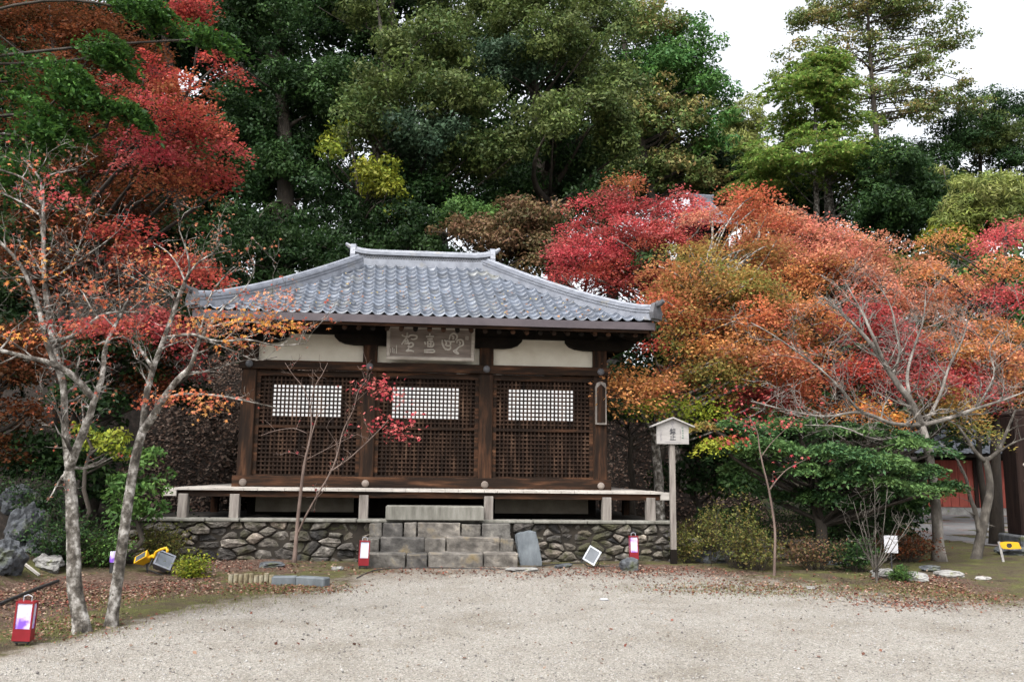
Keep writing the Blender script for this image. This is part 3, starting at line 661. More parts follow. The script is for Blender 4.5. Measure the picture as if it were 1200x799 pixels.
class Fol:
    def __init__(s, seed): s.r = np.random.default_rng(seed); s.P = []; s.F = []; s.C = []; s.k = 0; s.puffs = []
    def leaves(s, c, n, ax, size, asp, pal, star=False, tint=None):
        kk = 1.0
        N = len(c); S = size*s.r.uniform(.65, 1.35, N)
        P, F = stars(c, n, ax, S, s.r) if star else quads(c, n, ax, S, S*asp)
        col = np.array(pal)[s.r.integers(0, len(pal), N)]*s.r.uniform(.72, 1.28, (N, 1))
        if tint is not None: col = col*tint
        s.P.append(P); s.F.append(F+s.k); s.k += len(P); s.C.append(np.clip(col*LEAFV, 0, .85))
    def blob(s, c, rad, pal, puff=.5, leaf=.07, asp=.5, cov=1.3, lai=1.7, flat=.6, layered=False, star=False, zmin=-.5, shell=.6, hole=0, zs=.16, jit=.45):
        """an ellipsoid of foliage puffs round c with radii rad"""
        a, b, h = rad; A = 4*pi*((a*b)**1.6+(a*h)**1.6+(b*h)**1.6)**(1/1.6)/3**(1/1.6)
        m = max(2, int(cov*A/(pi*puff**2)*.75)); d = rv(s.r, m*2); d = d[d[:, 2] > zmin][:m]; m = len(d)
        q = d*s.r.uniform(shell, 1.05, (m, 1))*np.array([a, b, h])+np.array(c)
        q += s.r.normal(0, puff*jit, q.shape)
        per = max(5, int(lai*pi*puff**2/(2*leaf*leaf*asp*(1.6 if star else 1))))
        rp = puff*s.r.uniform(.4, 1.5, m); pal = np.array(pal)
        for i in range(m):
            if hole and s.r.random() < hole: continue
            n = max(4, int(per*(rp[i]/puff)**2)); ri = rp[i]
            if layered:
                th = s.r.uniform(0, 2*pi, n); rr = s.r.random(n)**.6*ri*s.r.uniform(.8, 1.25, n)
                x = np.stack([np.cos(th)*rr, np.sin(th)*rr*.9, s.r.normal(0, ri*zs, n)-.30*rr**2/ri], -1)
                out = d[i]*np.array([1, 1, .0]); x[:, 2] -= (x@out)*.22
                nn = nrm(np.array([0, 0, 1.])+s.r.normal(0, .6, (n, 3))); ax = x*np.array([1, 1, .2])+s.r.normal(0, .3*ri, (n, 3))
            else:
                dd = rv(s.r, n); dd[:, 2] = np.abs(dd[:, 2])*s.r.choice([1, 1, 1, -.4], n)
                x = dd*ri*s.r.normal(.9, .2, (n, 1))*np.array([1, 1, flat])
                nn = nrm(dd+np.array([0, 0, .45])+s.r.normal(0, .75, (n, 3))); ax = rv(s.r, n)
            pc = pal[s.r.integers(0, len(pal))]; tint = s.r.uniform(.72, 1.25)
            pmix = pal*.55+pc*.45
            s.leaves(q[i]+x, nn, ax, leaf, asp, pmix, star, tint)
            s.puffs.append(q[i])
        return q
    def frond(s, c, rad, pal, n=40, length=.9, leaf=.06, asp=.4, droop=.5, dens=60, org=None):
        """conifer sprays: fronds leaving the axis, tips drooping"""
        a, b, h = rad; c = np.array(c); org = c if org is None else np.array(org)
        for i in range(n):
            d = rv(s.r, 1)[0]; d[2] *= .7; p = c+d*np.array([a, b, h])*s.r.uniform(.25, 1)
            o = nrm((p-org)*np.array([1, 1, .15])+s.r.normal(0, .15, 3)); L = length*s.r.uniform(.6, 1.3)
            t = s.r.random(dens)**.8; side = np.cross(o, [0, 0, 1.]); wd = .32*L*(1-t)*(.3+t)*3.0
            sd = s.r.uniform(-1, 1, dens)
            x = p+o*(t*L)[:, None]+side*(sd*wd)[:, None]; x[:, 2] += .12*L*np.sin(t*pi)-droop*L*t**2-.25*np.abs(sd)*wd+s.r.normal(0, .02, dens)
            nn = nrm(np.array([0, 0, 1.])-o*.2+s.r.normal(0, .6, (dens, 3))); ax = o+side*sd[:, None]*1.2+s.r.normal(0, .2, (dens, 3))+np.array([0, 0, -.4])
            s.leaves(x, nn, ax, leaf, asp, pal, tint=s.r.uniform(.75, 1.25)); s.puffs.append(p)
    def build(s, name, parent, mat='leaf'):
        if not s.P: return None
        ks = sorted({f.shape[1] for f in s.F})
        if len(ks) == 1: return np_mesh(name, np.concatenate(s.P), np.concatenate(s.F), M[mat], parent, np.concatenate(s.C))
def bez(a, b, r, sag=.2, n=7):
    a = np.array(a, float); b = np.array(b, float); L = np.linalg.norm(b-a); m_ = (a+b)/2+r.normal(0, sag*L, 3)*np.array([1, 1, .6])+np.array([0, 0, .05*L])
    t = np.linspace(0, 1, n)[:, None]; return a*(1-t)**2+2*m_*t*(1-t)+b*t*t
def limbs(mb, trunk, rad, targets, r, rl=.3, minr=.012, nseg=6, sides=5, rise=.55):
    """limbs from the trunk line to targets, thickness falls with height"""
    T = np.array(trunk)
    for q in targets:
        zq = q[2]-rise*np.linalg.norm(q[:2]-np.array([np.interp(q[2], T[:, 2], T[:, 0]), np.interp(q[2], T[:, 2], T[:, 1])]))
        zq = np.clip(zq, T[0, 2]+.3*(T[-1, 2]-T[0, 2]), T[-1, 2]*.98); a = [np.interp(zq, T[:, 2], T[:, 0]), np.interp(zq, T[:, 2], T[:, 1]), zq]
        rr = max(minr*1.5, rl*np.interp(zq, T[:, 2], rad)); p = bez(a, q, r)
        mb.tube(p, np.linspace(rr, minr, len(p)), sides)
def tree(name, label, cat, base, Y, blobs, leafkw, seed, trunk_r=.2, bark='bark', top=None, group=None, mat='leaf', ntw=30, trunk_px=None, crownname='crown', twigr=.012, world_base=None, rise=.55):
    """blobs: (px, py, rx, ry, palette[, dY, overrides]) in photograph pixels at distance Y"""
    fo = Fol(seed); r = fo.r
    b0 = np.array([*at(base, 500, Y)[:2], 0.]) if world_base is None else np.array(world_base, float)
    b0[2] = float(G(b0[0], b0[1]))-.15
    cs = []
    for bl in blobs:
        px, py, rx, ry, pal = bl[:5]; dY = bl[5] if len(bl) > 5 and bl[5] is not None else r.uniform(-.35, .35)*rx*Y/1000
        kw = dict(leafkw); kw.update(bl[6] if len(bl) > 6 else {}); y = Y+dY; c = at(px, py, y); a, h = rx*y/1000, ry*y/1000
        pl_ = PAL[pal] if isinstance(pal, str) else pal
        if kw.pop('frond', False): fo.frond(c, (a, max(a*.8, .3), h), pl_, org=[b0[0], b0[1], c[2]], **kw)
        else: fo.blob(c, (a, kw.pop('depth', .85)*a, h), pl_, **kw)
        cs.append((c, a, h))
    tp = max(cs, key=lambda t: t[0][2]); topz = tp[0][2]+tp[2]*.6
    mb = MB()
    if trunk_px: T = [at(x, y_, Y) for x, y_ in trunk_px]
    else:
        n = 8; T = []
        tx, ty = .8*tp[0][:2]+.2*np.mean([c[0][:2] for c in cs], 0)
        for i in range(n):
            t = i/(n-1); T.append(np.array([b0[0]+(tx-b0[0])*t**1.5+r.normal(0, .06), b0[1]+(ty-b0[1])*t**1.5+r.normal(0, .06), b0[2]+(topz-b0[2])*t]))
    T = np.array(T)
    if T[0][2] > b0[2]+.3: T = np.vstack([[T[0][0], T[0][1], b0[2]], T])
    tt = (T[:, 2]-T[0, 2])/(T[-1, 2]-T[0, 2]); rad = trunk_r*(1-tt)**.8+.02; rad[0] *= 1.35
    mb.tube(T, rad, 9)
    limbs(mb, T, rad, [c[0]-np.array([0, 0, c[2]*.3]) for c in cs], r, .5, .02, 6, 6, rise)
    if fo.puffs and ntw:
        sel = r.choice(len(fo.puffs), min(ntw, len(fo.puffs)), replace=False); limbs(mb, T, rad, [fo.puffs[i] for i in sel], r, .22, twigr, 6, 5, rise)
    e = empty(name, tuple(b0), 0, label, cat, group)
    def loc(o): o.location = -Vector(b0); return o
    loc(mb.build('trunk', M[bark], e, True)); cr = fo.build(crownname, e, mat)
    if cr: loc(cr)
    return e
EV = dict(puff=.42, leaf=.068, asp=.5, cov=1.9, lai=1.15, flat=.8, shell=.45)
EVN = dict(puff=.34, leaf=.058, asp=.5, cov=1.7, lai=1.2, flat=.75, shell=.45)
FRN = dict(frond=True, n=90, length=1.3, leaf=.10, asp=.4, droop=.4, dens=60)
MAP = dict(jit=.42, zs=.2, puff=.46, leaf=.034, asp=.6, cov=2.3, lai=.56, layered=True, zmin=-.6, shell=.3)
GW = 'evergreen trees on the wooded hill behind the hall'
# --- far forest, from back to front

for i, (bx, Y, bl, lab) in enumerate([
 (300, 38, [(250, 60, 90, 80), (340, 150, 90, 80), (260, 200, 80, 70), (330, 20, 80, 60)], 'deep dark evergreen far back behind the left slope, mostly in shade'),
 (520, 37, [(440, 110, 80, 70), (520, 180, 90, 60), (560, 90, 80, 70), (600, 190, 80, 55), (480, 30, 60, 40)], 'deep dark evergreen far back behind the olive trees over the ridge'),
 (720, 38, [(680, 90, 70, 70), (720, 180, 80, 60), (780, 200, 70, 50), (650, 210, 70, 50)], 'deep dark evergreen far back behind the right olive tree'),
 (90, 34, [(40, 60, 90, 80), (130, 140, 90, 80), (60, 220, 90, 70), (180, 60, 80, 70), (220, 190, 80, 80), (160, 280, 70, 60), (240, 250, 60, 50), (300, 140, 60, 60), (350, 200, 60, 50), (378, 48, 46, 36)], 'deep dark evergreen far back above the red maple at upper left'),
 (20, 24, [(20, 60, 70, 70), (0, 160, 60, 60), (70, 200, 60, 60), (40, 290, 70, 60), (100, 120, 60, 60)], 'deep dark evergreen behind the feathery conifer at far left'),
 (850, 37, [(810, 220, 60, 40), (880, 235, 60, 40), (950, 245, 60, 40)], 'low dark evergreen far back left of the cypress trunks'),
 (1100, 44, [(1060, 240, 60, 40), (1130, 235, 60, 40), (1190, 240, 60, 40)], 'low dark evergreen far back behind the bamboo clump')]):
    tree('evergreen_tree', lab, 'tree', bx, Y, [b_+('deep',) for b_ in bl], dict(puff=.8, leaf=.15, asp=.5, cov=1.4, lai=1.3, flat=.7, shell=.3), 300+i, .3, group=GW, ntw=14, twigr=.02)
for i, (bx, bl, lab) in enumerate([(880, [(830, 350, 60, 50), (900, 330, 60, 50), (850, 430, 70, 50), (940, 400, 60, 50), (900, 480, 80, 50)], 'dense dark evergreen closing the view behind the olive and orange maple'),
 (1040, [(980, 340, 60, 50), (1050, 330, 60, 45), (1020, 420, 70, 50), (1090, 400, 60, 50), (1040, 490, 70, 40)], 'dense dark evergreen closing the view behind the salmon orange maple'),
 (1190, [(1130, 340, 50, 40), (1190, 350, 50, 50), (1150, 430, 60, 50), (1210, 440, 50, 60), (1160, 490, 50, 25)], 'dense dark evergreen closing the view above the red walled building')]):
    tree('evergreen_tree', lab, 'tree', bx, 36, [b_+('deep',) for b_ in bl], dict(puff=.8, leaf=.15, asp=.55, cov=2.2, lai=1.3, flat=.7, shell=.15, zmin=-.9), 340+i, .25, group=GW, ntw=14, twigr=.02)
for i, (bx, Y, bl, lab) in enumerate([
 (330, 23, [(300, 300, 60, 36), (360, 320, 60, 30), (260, 330, 50, 30)], 'dark leafy undergrowth tree behind the left roof hip'),
 (450, 24, [(420, 310, 60, 26), (480, 300, 60, 26)], 'dark leafy undergrowth tree behind the left end of the ridge'),
 (660, 23.5, [(640, 310, 60, 30), (700, 290, 50, 34), (740, 320, 50, 30)], 'dark leafy undergrowth tree between the crimson maple and the ridge'),
 (770, 20.5, [(720, 380, 26, 24), (760, 400, 40, 34), (800, 440, 44, 40), (740, 440, 26, 30), (790, 350, 50, 40)], 'dark leafy undergrowth tree right of the hall eaves'),
 (230, 19.5, [(250, 350, 40, 30), (225, 395, 30, 24), (270, 400, 20, 20)], 'dark leafy undergrowth tree at the left corner of the eaves'),
 (740, 19.6, [(735, 478, 22, 18), (755, 500, 30, 16), (722, 505, 14, 14)], 'dark low bush on the slope behind the veranda at right'),
 (820, 18.5, [(830, 520, 36, 26), (805, 560, 30, 24), (850, 560, 40, 30), (800, 510, 20, 18)], 'dark low bush behind the wooden sign')]):
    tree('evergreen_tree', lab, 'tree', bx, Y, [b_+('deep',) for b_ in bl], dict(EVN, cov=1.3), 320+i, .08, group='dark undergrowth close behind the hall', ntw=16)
tree('evergreen_tree', 'tall dark evergreen tree rising behind the left end of the hall roof', 'tree', 330, 27, [(300, 40, 70, 60, 'dark'), (360, 120, 60, 60, 'dark'), (290, 160, 45, 50, 'dark'), (330, 215, 60, 45, 'dark'), (285, 280, 55, 45, 'dark'), (310, -60, 80, 60, 'dark'), (350, 290, 40, 30, 'dark')], EV, 1, .35, group=GW)
tree('evergreen_tree', 'dark thin crowned evergreen with sky showing through, top centre behind the others', 'tree', 425, 33, [(400, 10, 60, 50, 'dark'), (440, 60, 50, 50, 'dark'), (470, -30, 80, 40, 'dark'), (420, 150, 50, 60, 'dark'), (400, 240, 50, 50, 'dark'), (520, 20, 40, 35, 'olive', None, dict(hole=.4)), (470, 220, 60, 45, 'dark')], EV, 2, .4, group=GW)
tree('evergreen_tree', 'broad olive green evergreen with rounded leafy clumps, left of the pair above the roof ridge', 'tree', 480, 27, [(500, 60, 55, 35, 'olive', -.5), (455, 110, 50, 30, 'olive', -1.4), (535, 120, 60, 35, 'olive', -1.6), (430, 150, 35, 22, 'olive', -2), (500, 165, 60, 30, 'bluegreen', -1.5), (560, 190, 45, 25, 'olive', -1), (480, 230, 60, 30, 'dark', 0), (420, 100, 40, 30, 'dark', .5), (560, 250, 50, 26, 'dark', .3), (430, 20, 30, 25, 'olive', 1)], EV, 3, .4, group=GW)
tree('evergreen_tree', 'broad olive green evergreen with pale rounded clumps, right of the pair above the roof ridge', 'tree', 660, 28, [(610, 20, 60, 40, 'olive', -.5), (665, 60, 60, 45, 'olive', -1), (600, 80, 50, 35, 'bluegreen', -.6), (720, 105, 26, 40, 'olive', -1.2), (690, 140, 55, 35, 'olive', -2), (640, 150, 45, 25, 'olive', -2.4), (725, 170, 25, 40, 'olive', -1.5), (665, 190, 50, 25, 'dark', 0), (700, 20, 40, 45, 'olive', .5), (600, 240, 55, 26, 'dark', 1), (650, 235, 45, 30, 'dark', .8), (590, 0, 50, 40, 'olive', 1)], EV, 4, .45, group=GW)
tree('conifer_tree', 'tall open conifer with sky between its branches, right of the olive green evergreens', 'tree', 790, 34, [(760, 40, 45, 50, 'lacy', None, dict(hole=.25)), (800, 70, 42, 50, 'conifer', None, dict(hole=.15)), (825, 115, 38, 45, 'conifer'), (780, 140, 50, 45, 'lacy'), (770, 95, 44, 40, 'conifer'), (830, 165, 32, 30, 'conifer'), (790, 210, 60, 36, 'lacy'), (740, 220, 50, 34, 'olive'), (700, -10, 50, 30, 'lacy', None, dict(hole=.4)), (735, 85, 25, 30, 'dark', None, dict(hole=.5))], dict(EV, leaf=.085), 5, .3)
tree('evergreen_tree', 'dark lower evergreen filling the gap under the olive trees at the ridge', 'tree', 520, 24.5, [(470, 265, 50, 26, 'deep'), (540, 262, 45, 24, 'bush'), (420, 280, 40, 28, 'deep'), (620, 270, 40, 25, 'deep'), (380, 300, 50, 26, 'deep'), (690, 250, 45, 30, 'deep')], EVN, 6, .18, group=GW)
tree('yellow_green_tree', 'small yellow green tree between the dark trunks above the left of the roof ridge', 'tree', 440, 24, [(440, 205, 24, 18, 'ygreen'), (448, 230, 20, 18, 'ygreen'), (462, 252, 14, 10, 'ygreen'), (405, 165, 16, 22, 'ygreen', 2), (395, 190, 14, 12, 'ygreen')], dict(EVN, puff=.35, leaf=.07, hole=.2), 7, .08)
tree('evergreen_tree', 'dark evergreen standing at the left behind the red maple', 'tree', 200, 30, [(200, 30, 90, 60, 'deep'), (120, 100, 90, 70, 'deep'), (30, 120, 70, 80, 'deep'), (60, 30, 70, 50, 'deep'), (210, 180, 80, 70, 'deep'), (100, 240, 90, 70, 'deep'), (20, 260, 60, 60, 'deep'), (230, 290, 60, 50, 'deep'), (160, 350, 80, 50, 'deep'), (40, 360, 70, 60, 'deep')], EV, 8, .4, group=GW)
tree('conifer_tree', 'green drooping conifer at the far left with feathery sprays', 'tree', -30, 14.5, [(10, 80, 45, 60, 'shadeconifer'), (40, 150, 45, 45, 'shadeconifer'), (70, 100, 30, 50, 'shadeconifer', -.3), (25, 210, 40, 30, 'shadeconifer'), (110, 60, 30, 26, 'shadeconifer', None, dict(n=30)), (150, 8, 40, 18, 'shadeconifer', None, dict(n=34)), (225, 42, 24, 18, 'shadeconifer', None, dict(n=14)), (130, 130, 22, 20, 'shadeconifer', None, dict(n=22))], dict(FRN, n=46, length=.75, leaf=.055, dens=60, droop=.55), 9, .09, rise=.1, ntw=0, trunk_px=[(-70, 560), (-66, 400), (-62, 200), (-58, 0), (-55, -80)])
tree('maple_tree', 'large red maple hanging over from the wooded slope at the upper left', 'tree', 90, 17.5, [(235, 20, 26, 36, 'red', -.5), (250, 75, 20, 20, 'red', -.5), (170, 85, 38, 16, 'red', -1.2), (225, 110, 38, 22, 'redorange', -.6), (215, 145, 52, 24, 'red', -1.2), (190, 175, 34, 18, 'crimson', -1.5), (240, 185, 34, 20, 'red', -.9), (255, 220, 18, 20, 'red', -1), (205, 205, 34, 14, 'redorange', -1.1), (110, 40, 70, 40, 'brown', .8), (80, 110, 70, 34, 'brown', .6), (150, 150, 45, 30, 'brown', .4), (110, 190, 60, 28, 'brown', .2), (150, 235, 50, 18, 'brown', 0), (60, 240, 40, 20, 'brown', 0), (30, 20, 60, 30, 'brown', 1)], dict(MAP, leaf=.038), 10, .18, 'bark', mat='maple', ntw=20, rise=.9, world_base=(-9.5, 18.2, 0))
tree('maple_tree', 'dark red maple on the slope behind the two pale trunks at left', 'tree', 110, 15, [(110, 270, 44, 14, 'brown', 0), (160, 290, 50, 22, 'red', -.3, dict(cov=1.1)), (215, 315, 36, 16, 'red', 0), (90, 330, 60, 18, 'brown', .5), (30, 300, 40, 26, 'brown'), (120, 385, 40, 15, 'red', -.8), (190, 380, 42, 18, 'crimson', 0), (60, 400, 50, 20, 'brown', 0), (230, 430, 22, 20, 'crimson', .3, dict(cov=.8)), (180, 440, 24, 26, 'brown')], dict(MAP, leaf=.036, puff=.34), 11, .12, 'bark', mat='maple', ntw=60)
tree('maple_tree', 'low dull reddish brown maple at the left edge above the grey rocks', 'tree', -10, 13, [(20, 440, 40, 26, 'brown'), (30, 480, 34, 22, 'brown'), (0, 520, 30, 24, 'brown'), (5, 400, 36, 24, 'brown')], dict(MAP, leaf=.036, puff=.32), 12, .09, 'bark', mat='maple')
tree('evergreen_bush', 'dark green evergreen bush on the slope behind the pale trunks', 'bush', 110, 14.5, [(115, 430, 46, 30, 'deep'), (100, 480, 40, 34, 'deep'), (60, 545, 50, 34, 'deep', -.8), (120, 560, 34, 30, 'deep', -.4), (215, 400, 40, 26, 'deep', 1.5), (205, 455, 22, 26, 'deep', 1.3), (255, 360, 40, 22, 'deep', 2), (10, 350, 50, 34, 'deep', 2), (20, 400, 50, 34, 'deep', 1.5), (-10, 450, 50, 40, 'deep', 1)], dict(EVN, leaf=.05, puff=.3), 13, .08)
tree('yellow_green_bush', 'small spray of yellow green leaves between the two pale trunks', 'bush', 110, 12.5, [(112, 520, 20, 10, 'ygreen'), (125, 534, 12, 8, 'ygreen'), (100, 505, 12, 8, 'ygreen')], dict(EVN, puff=.15, leaf=.035, cov=1.2, hole=.1), 14, .02, ntw=12)
tree('evergreen_bush', 'upright bright green bush just right of the right hand pale trunk', 'bush', 168, 12.8, [(168, 545, 18, 18, 'bush'), (172, 575, 18, 20, 'bush'), (162, 598, 22, 14, 'bush'), (150, 570, 14, 18, 'bush')], dict(EVN, puff=.18, leaf=.042, cov=1.6), 15, .03, ntw=14)
tree('brown_shrub_tree', 'rounded reddish brown tree just behind the right half of the roof ridge', 'tree', 580, 22.5, [(545, 275, 34, 20, 'browngreen'), (590, 262, 40, 22, 'browngreen'), (630, 262, 26, 26, 'browngreen'), (590, 295, 50, 18, 'browngreen'), (625, 300, 26, 16, 'browngreen')], dict(EVN, puff=.34, leaf=.055), 16, .12)
tree('cypress_tree', 'bright green pointed cypress with two pale trunks against the sky', 'tree', 957, 33, [(955, 75, 24, 22, 'cypress'), (950, 105, 44, 26, 'cypress'), (955, 140, 56, 30, 'cypress'), (950, 178, 70, 32, 'cypress'), (945, 196, 76, 20, 'cypress'), (1005, 190, 46, 34, 'cypress'), (1015, 224, 28, 18, 'cypress'), (895, 222, 30, 18, 'cypress')], dict(FRN, n=150, length=1.0, leaf=.085, droop=.3, dens=70), 17, .22, 'palebark', trunk_px=[(957, 290), (957, 250), (956, 200), (955, 120), (955, 70)])
q = MB(); P = [at(x, y, 33.4) for x, y in ((973, 290), (973, 255), (968, 200))]; P.insert(0, np.array([P[0][0], P[0][1], float(G(P[0][0], P[0][1]))-.1])); q.tube(P, [.26, .24, .22, .12], 9)
cy = [o for o in bpy.data.objects if o.name == 'cypress_tree'][0]; t2 = q.build('trunk', M['palebark'], cy, True); t2.location = -cy.location
tree('pine_tree', 'very tall airy pine whose top leaves the picture at the upper right', 'tree', 1030, 40, [(1020, 10, 60, 16, 'lacy'), (960, 25, 36, 14, 'lacy'), (1080, 30, 50, 16, 'lacy'), (940, 60, 30, 12, 'lacy'), (1000, 60, 40, 12, 'lacy'), (1060, 70, 44, 13, 'lacy'), (1115, 55, 32, 13, 'lacy'), (1095, 100, 44, 14, 'lacy'), (1030, 110, 40, 13, 'lacy'), (925, 95, 20, 10, 'lacy'), (1110, 125, 36, 16, 'lacy'), (1060, 135, 40, 12, 'lacy'), (1000, 10, 70, 20, 'lacy', 1), (1070, -20, 70, 22, 'lacy')], dict(EV, puff=.42, leaf=.08, flat=.5, cov=1.5, hole=.1, lai=.75), 18, .28, 'bark', ntw=70, rise=.18, trunk_px=[(1030, 230), (1027, 160), (1022, 100), (1018, 40), (1016, -40)], twigr=.02)
tree('evergreen_tree', 'dark round topped evergreen at the right edge below the tall pine', 'tree', 1150, 42, [(1130, 165, 45, 22, 'dark'), (1100, 190, 34, 22, 'dark'), (1165, 170, 40, 26, 'olive'), (1150, 130, 36, 18, 'dark', 1, dict(hole=.2)), (1200, 140, 40, 30, 'dark', 1, dict(hole=.2)), (1190, 190, 30, 20, 'dark')], EV, 19, .3, group=GW)
tree('evergreen_tree', 'dense deep green evergreen between the cypress trunks and the bamboo', 'tree', 1060, 31, [(1045, 205, 42, 24, 'dark'), (1075, 225, 50, 28, 'dark'), (1040, 250, 46, 28, 'dark'), (1090, 262, 40, 28, 'dark'), (1020, 265, 30, 24, 'dark'), (920, 255, 50, 30, 'dark', 6), (870, 240, 50, 26, 'dark', 6), (965, 250, 50, 30, 'deep', 7)], EV, 20, .3, group=GW)
tree('bamboo_clump', 'pale green feathery bamboo left of the bright cypress against the sky', 'bamboo', 870, 39, [(872, 145, 26, 22, 'bamboo'), (862, 185, 36, 34, 'bamboo'), (890, 215, 36, 30, 'bamboo'), (850, 225, 34, 26, 'conifer')], dict(EV, puff=.5, leaf=.12, asp=.22, lai=1.9, hole=.05), 21, .1)
tree('bamboo_clump', 'rounded yellow green bamboo clump at the right edge', 'bamboo', 1150, 28, [(1150, 238, 40, 22, 'bamboo'), (1180, 240, 30, 26, 'bamboo'), (1135, 265, 40, 22, 'bamboo'), (1175, 275, 34, 18, 'bamboo'), (1120, 290, 26, 14, 'ygreen'), (1100, 215, 16, 18, 'bamboo', 4)], dict(EV, puff=.4, leaf=.11, asp=.2, lai=2.0, flat=.8), 22, .08)
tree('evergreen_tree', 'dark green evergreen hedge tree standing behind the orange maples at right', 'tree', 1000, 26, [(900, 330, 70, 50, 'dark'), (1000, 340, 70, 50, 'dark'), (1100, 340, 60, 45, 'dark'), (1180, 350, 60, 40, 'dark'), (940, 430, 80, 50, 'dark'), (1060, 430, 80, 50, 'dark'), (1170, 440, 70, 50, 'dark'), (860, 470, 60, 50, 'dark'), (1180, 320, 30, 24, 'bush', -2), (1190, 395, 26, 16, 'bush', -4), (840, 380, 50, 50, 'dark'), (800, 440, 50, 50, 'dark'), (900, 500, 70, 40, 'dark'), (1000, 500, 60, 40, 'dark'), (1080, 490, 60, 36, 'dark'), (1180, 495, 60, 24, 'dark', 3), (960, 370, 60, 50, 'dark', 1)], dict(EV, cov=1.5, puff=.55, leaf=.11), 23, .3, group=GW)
# --- maples at the right
GM = 'autumn maples right of the hall'
tree('maple_tree', 'bright crimson red maple behind the right side of the hall roof', 'tree', 790, 21.5, [(700, 262, 36, 14, 'crimson'), (745, 245, 42, 14, 'crimson'), (790, 245, 36, 14, 'crimson'), (730, 275, 46, 14, 'crimson', -.6), (780, 275, 40, 14, 'red', -.6), (690, 300, 44, 15, 'crimson', -.4), (745, 310, 44, 15, 'red', -1), (700, 325, 40, 13, 'red', -1), (765, 335, 36, 15, 'red', -1), (735, 225, 16, 8, 'redorange'), (820, 262, 26, 12, 'crimson'), (660, 320, 20, 10, 'crimson')], dict(MAP), 24, .14, 'palebark', mat='maple', group=GM, ntw=80, twigr=.014)
tree('maple_tree', 'tall olive and orange maple leaning over the right corner of the roof', 'tree', 775, 17, [(835, 255, 30, 12, 'salmon', 2.5), (880, 250, 36, 18, 'redorange', 2), (880, 290, 44, 20, 'olorange', 1), (825, 300, 40, 16, 'olgreen', .5), (800, 330, 44, 17, 'olorange'), (860, 335, 50, 20, 'olgreen', 0), (810, 365, 40, 14, 'olorange', -.5), (860, 375, 50, 17, 'redorange', -.3), (800, 400, 32, 12, 'olgreen', -.6), (840, 415, 44, 14, 'orange', -.8), (770, 425, 22, 8, 'red', -.3), (745, 460, 36, 9, 'orange', -1), (790, 450, 40, 13, 'orange', -1), (835, 445, 40, 15, 'olgreen', -.7), (885, 410, 40, 18, 'orange', -.6), (795, 472, 26, 8, 'ygreen', -.9), (930, 370, 50, 22, 'orange', .4), (930, 425, 50, 18, 'redorange', -.3), (770, 350, 16, 8, 'redorange', -.8)], dict(MAP), 25, .10, 'palebark', mat='maple', group=GM, ntw=90,
     trunk_px=[(773, 600), (772, 560), (768, 520), (772, 480), (782, 440), (800, 400), (830, 340)])
tree('maple_tree', 'wide salmon orange maple in the middle of the right hand group', 'tree', 1000, 20.5, [(930, 270, 50, 14, 'salmon'), (980, 280, 44, 14, 'salmon'), (930, 300, 46, 14, 'salmon', -.6), (990, 305, 50, 16, 'salmon', -.6), (1035, 310, 40, 13, 'salmon'), (960, 335, 50, 17, 'orange', -1), (1020, 345, 50, 16, 'salmon', -1), (1070, 350, 34, 14, 'salmon', -.8), (905, 275, 26, 14, 'redorange')], dict(MAP), 26, .12, 'bark', mat='maple', group=GM, ntw=80)
tree('maple_tree', 'orange maple at the right edge above the dark gate pillar', 'tree', 1160, 19, [(1110, 290, 26, 14, 'orange', 1), (1110, 318, 26, 12, 'orange'), (1180, 280, 20, 8, 'crimson', 1.5), (1190, 275, 24, 12, 'crimson', 2), (1185, 305, 22, 9, 'orange', .5), (1110, 385, 44, 14, 'salmon'), (1160, 390, 44, 14, 'orange'), (1190, 420, 34, 16, 'salmon'), (1130, 415, 44, 14, 'orange', -.6), (1180, 355, 26, 9, 'crimson'), (1080, 400, 34, 13, 'orange'), (1180, 450, 34, 13, 'orange', -.5), (1120, 345, 26, 12, 'salmon', 1), (1060, 305, 14, 10, 'olgreen', 2)], dict(MAP), 27, .11, 'bark', mat='maple', group=GM, ntw=80)
tree('maple_tree', 'low dark crimson maple under the orange ones behind the bare branches', 'tree', 1040, 18.3, [(1000, 375, 40, 20, 'crimson'), (960, 400, 40, 18, 'olorange'), (1040, 400, 50, 22, 'crimson'), (1000, 440, 60, 20, 'red'), (1070, 445, 60, 20, 'crimson'), (930, 455, 50, 18, 'redorange'), (1130, 455, 50, 16, 'crimson'), (880, 465, 34, 14, 'crimson', -1), (1020, 478, 60, 10, 'gold', -.5, dict(cov=.6)), (1100, 480, 50, 12, 'olgreen', -.5), (900, 340, 14, 12, 'crimson', -.5)], dict(MAP, cov=2.0), 28, .1, 'bark', mat='maple', group=GM, ntw=80)
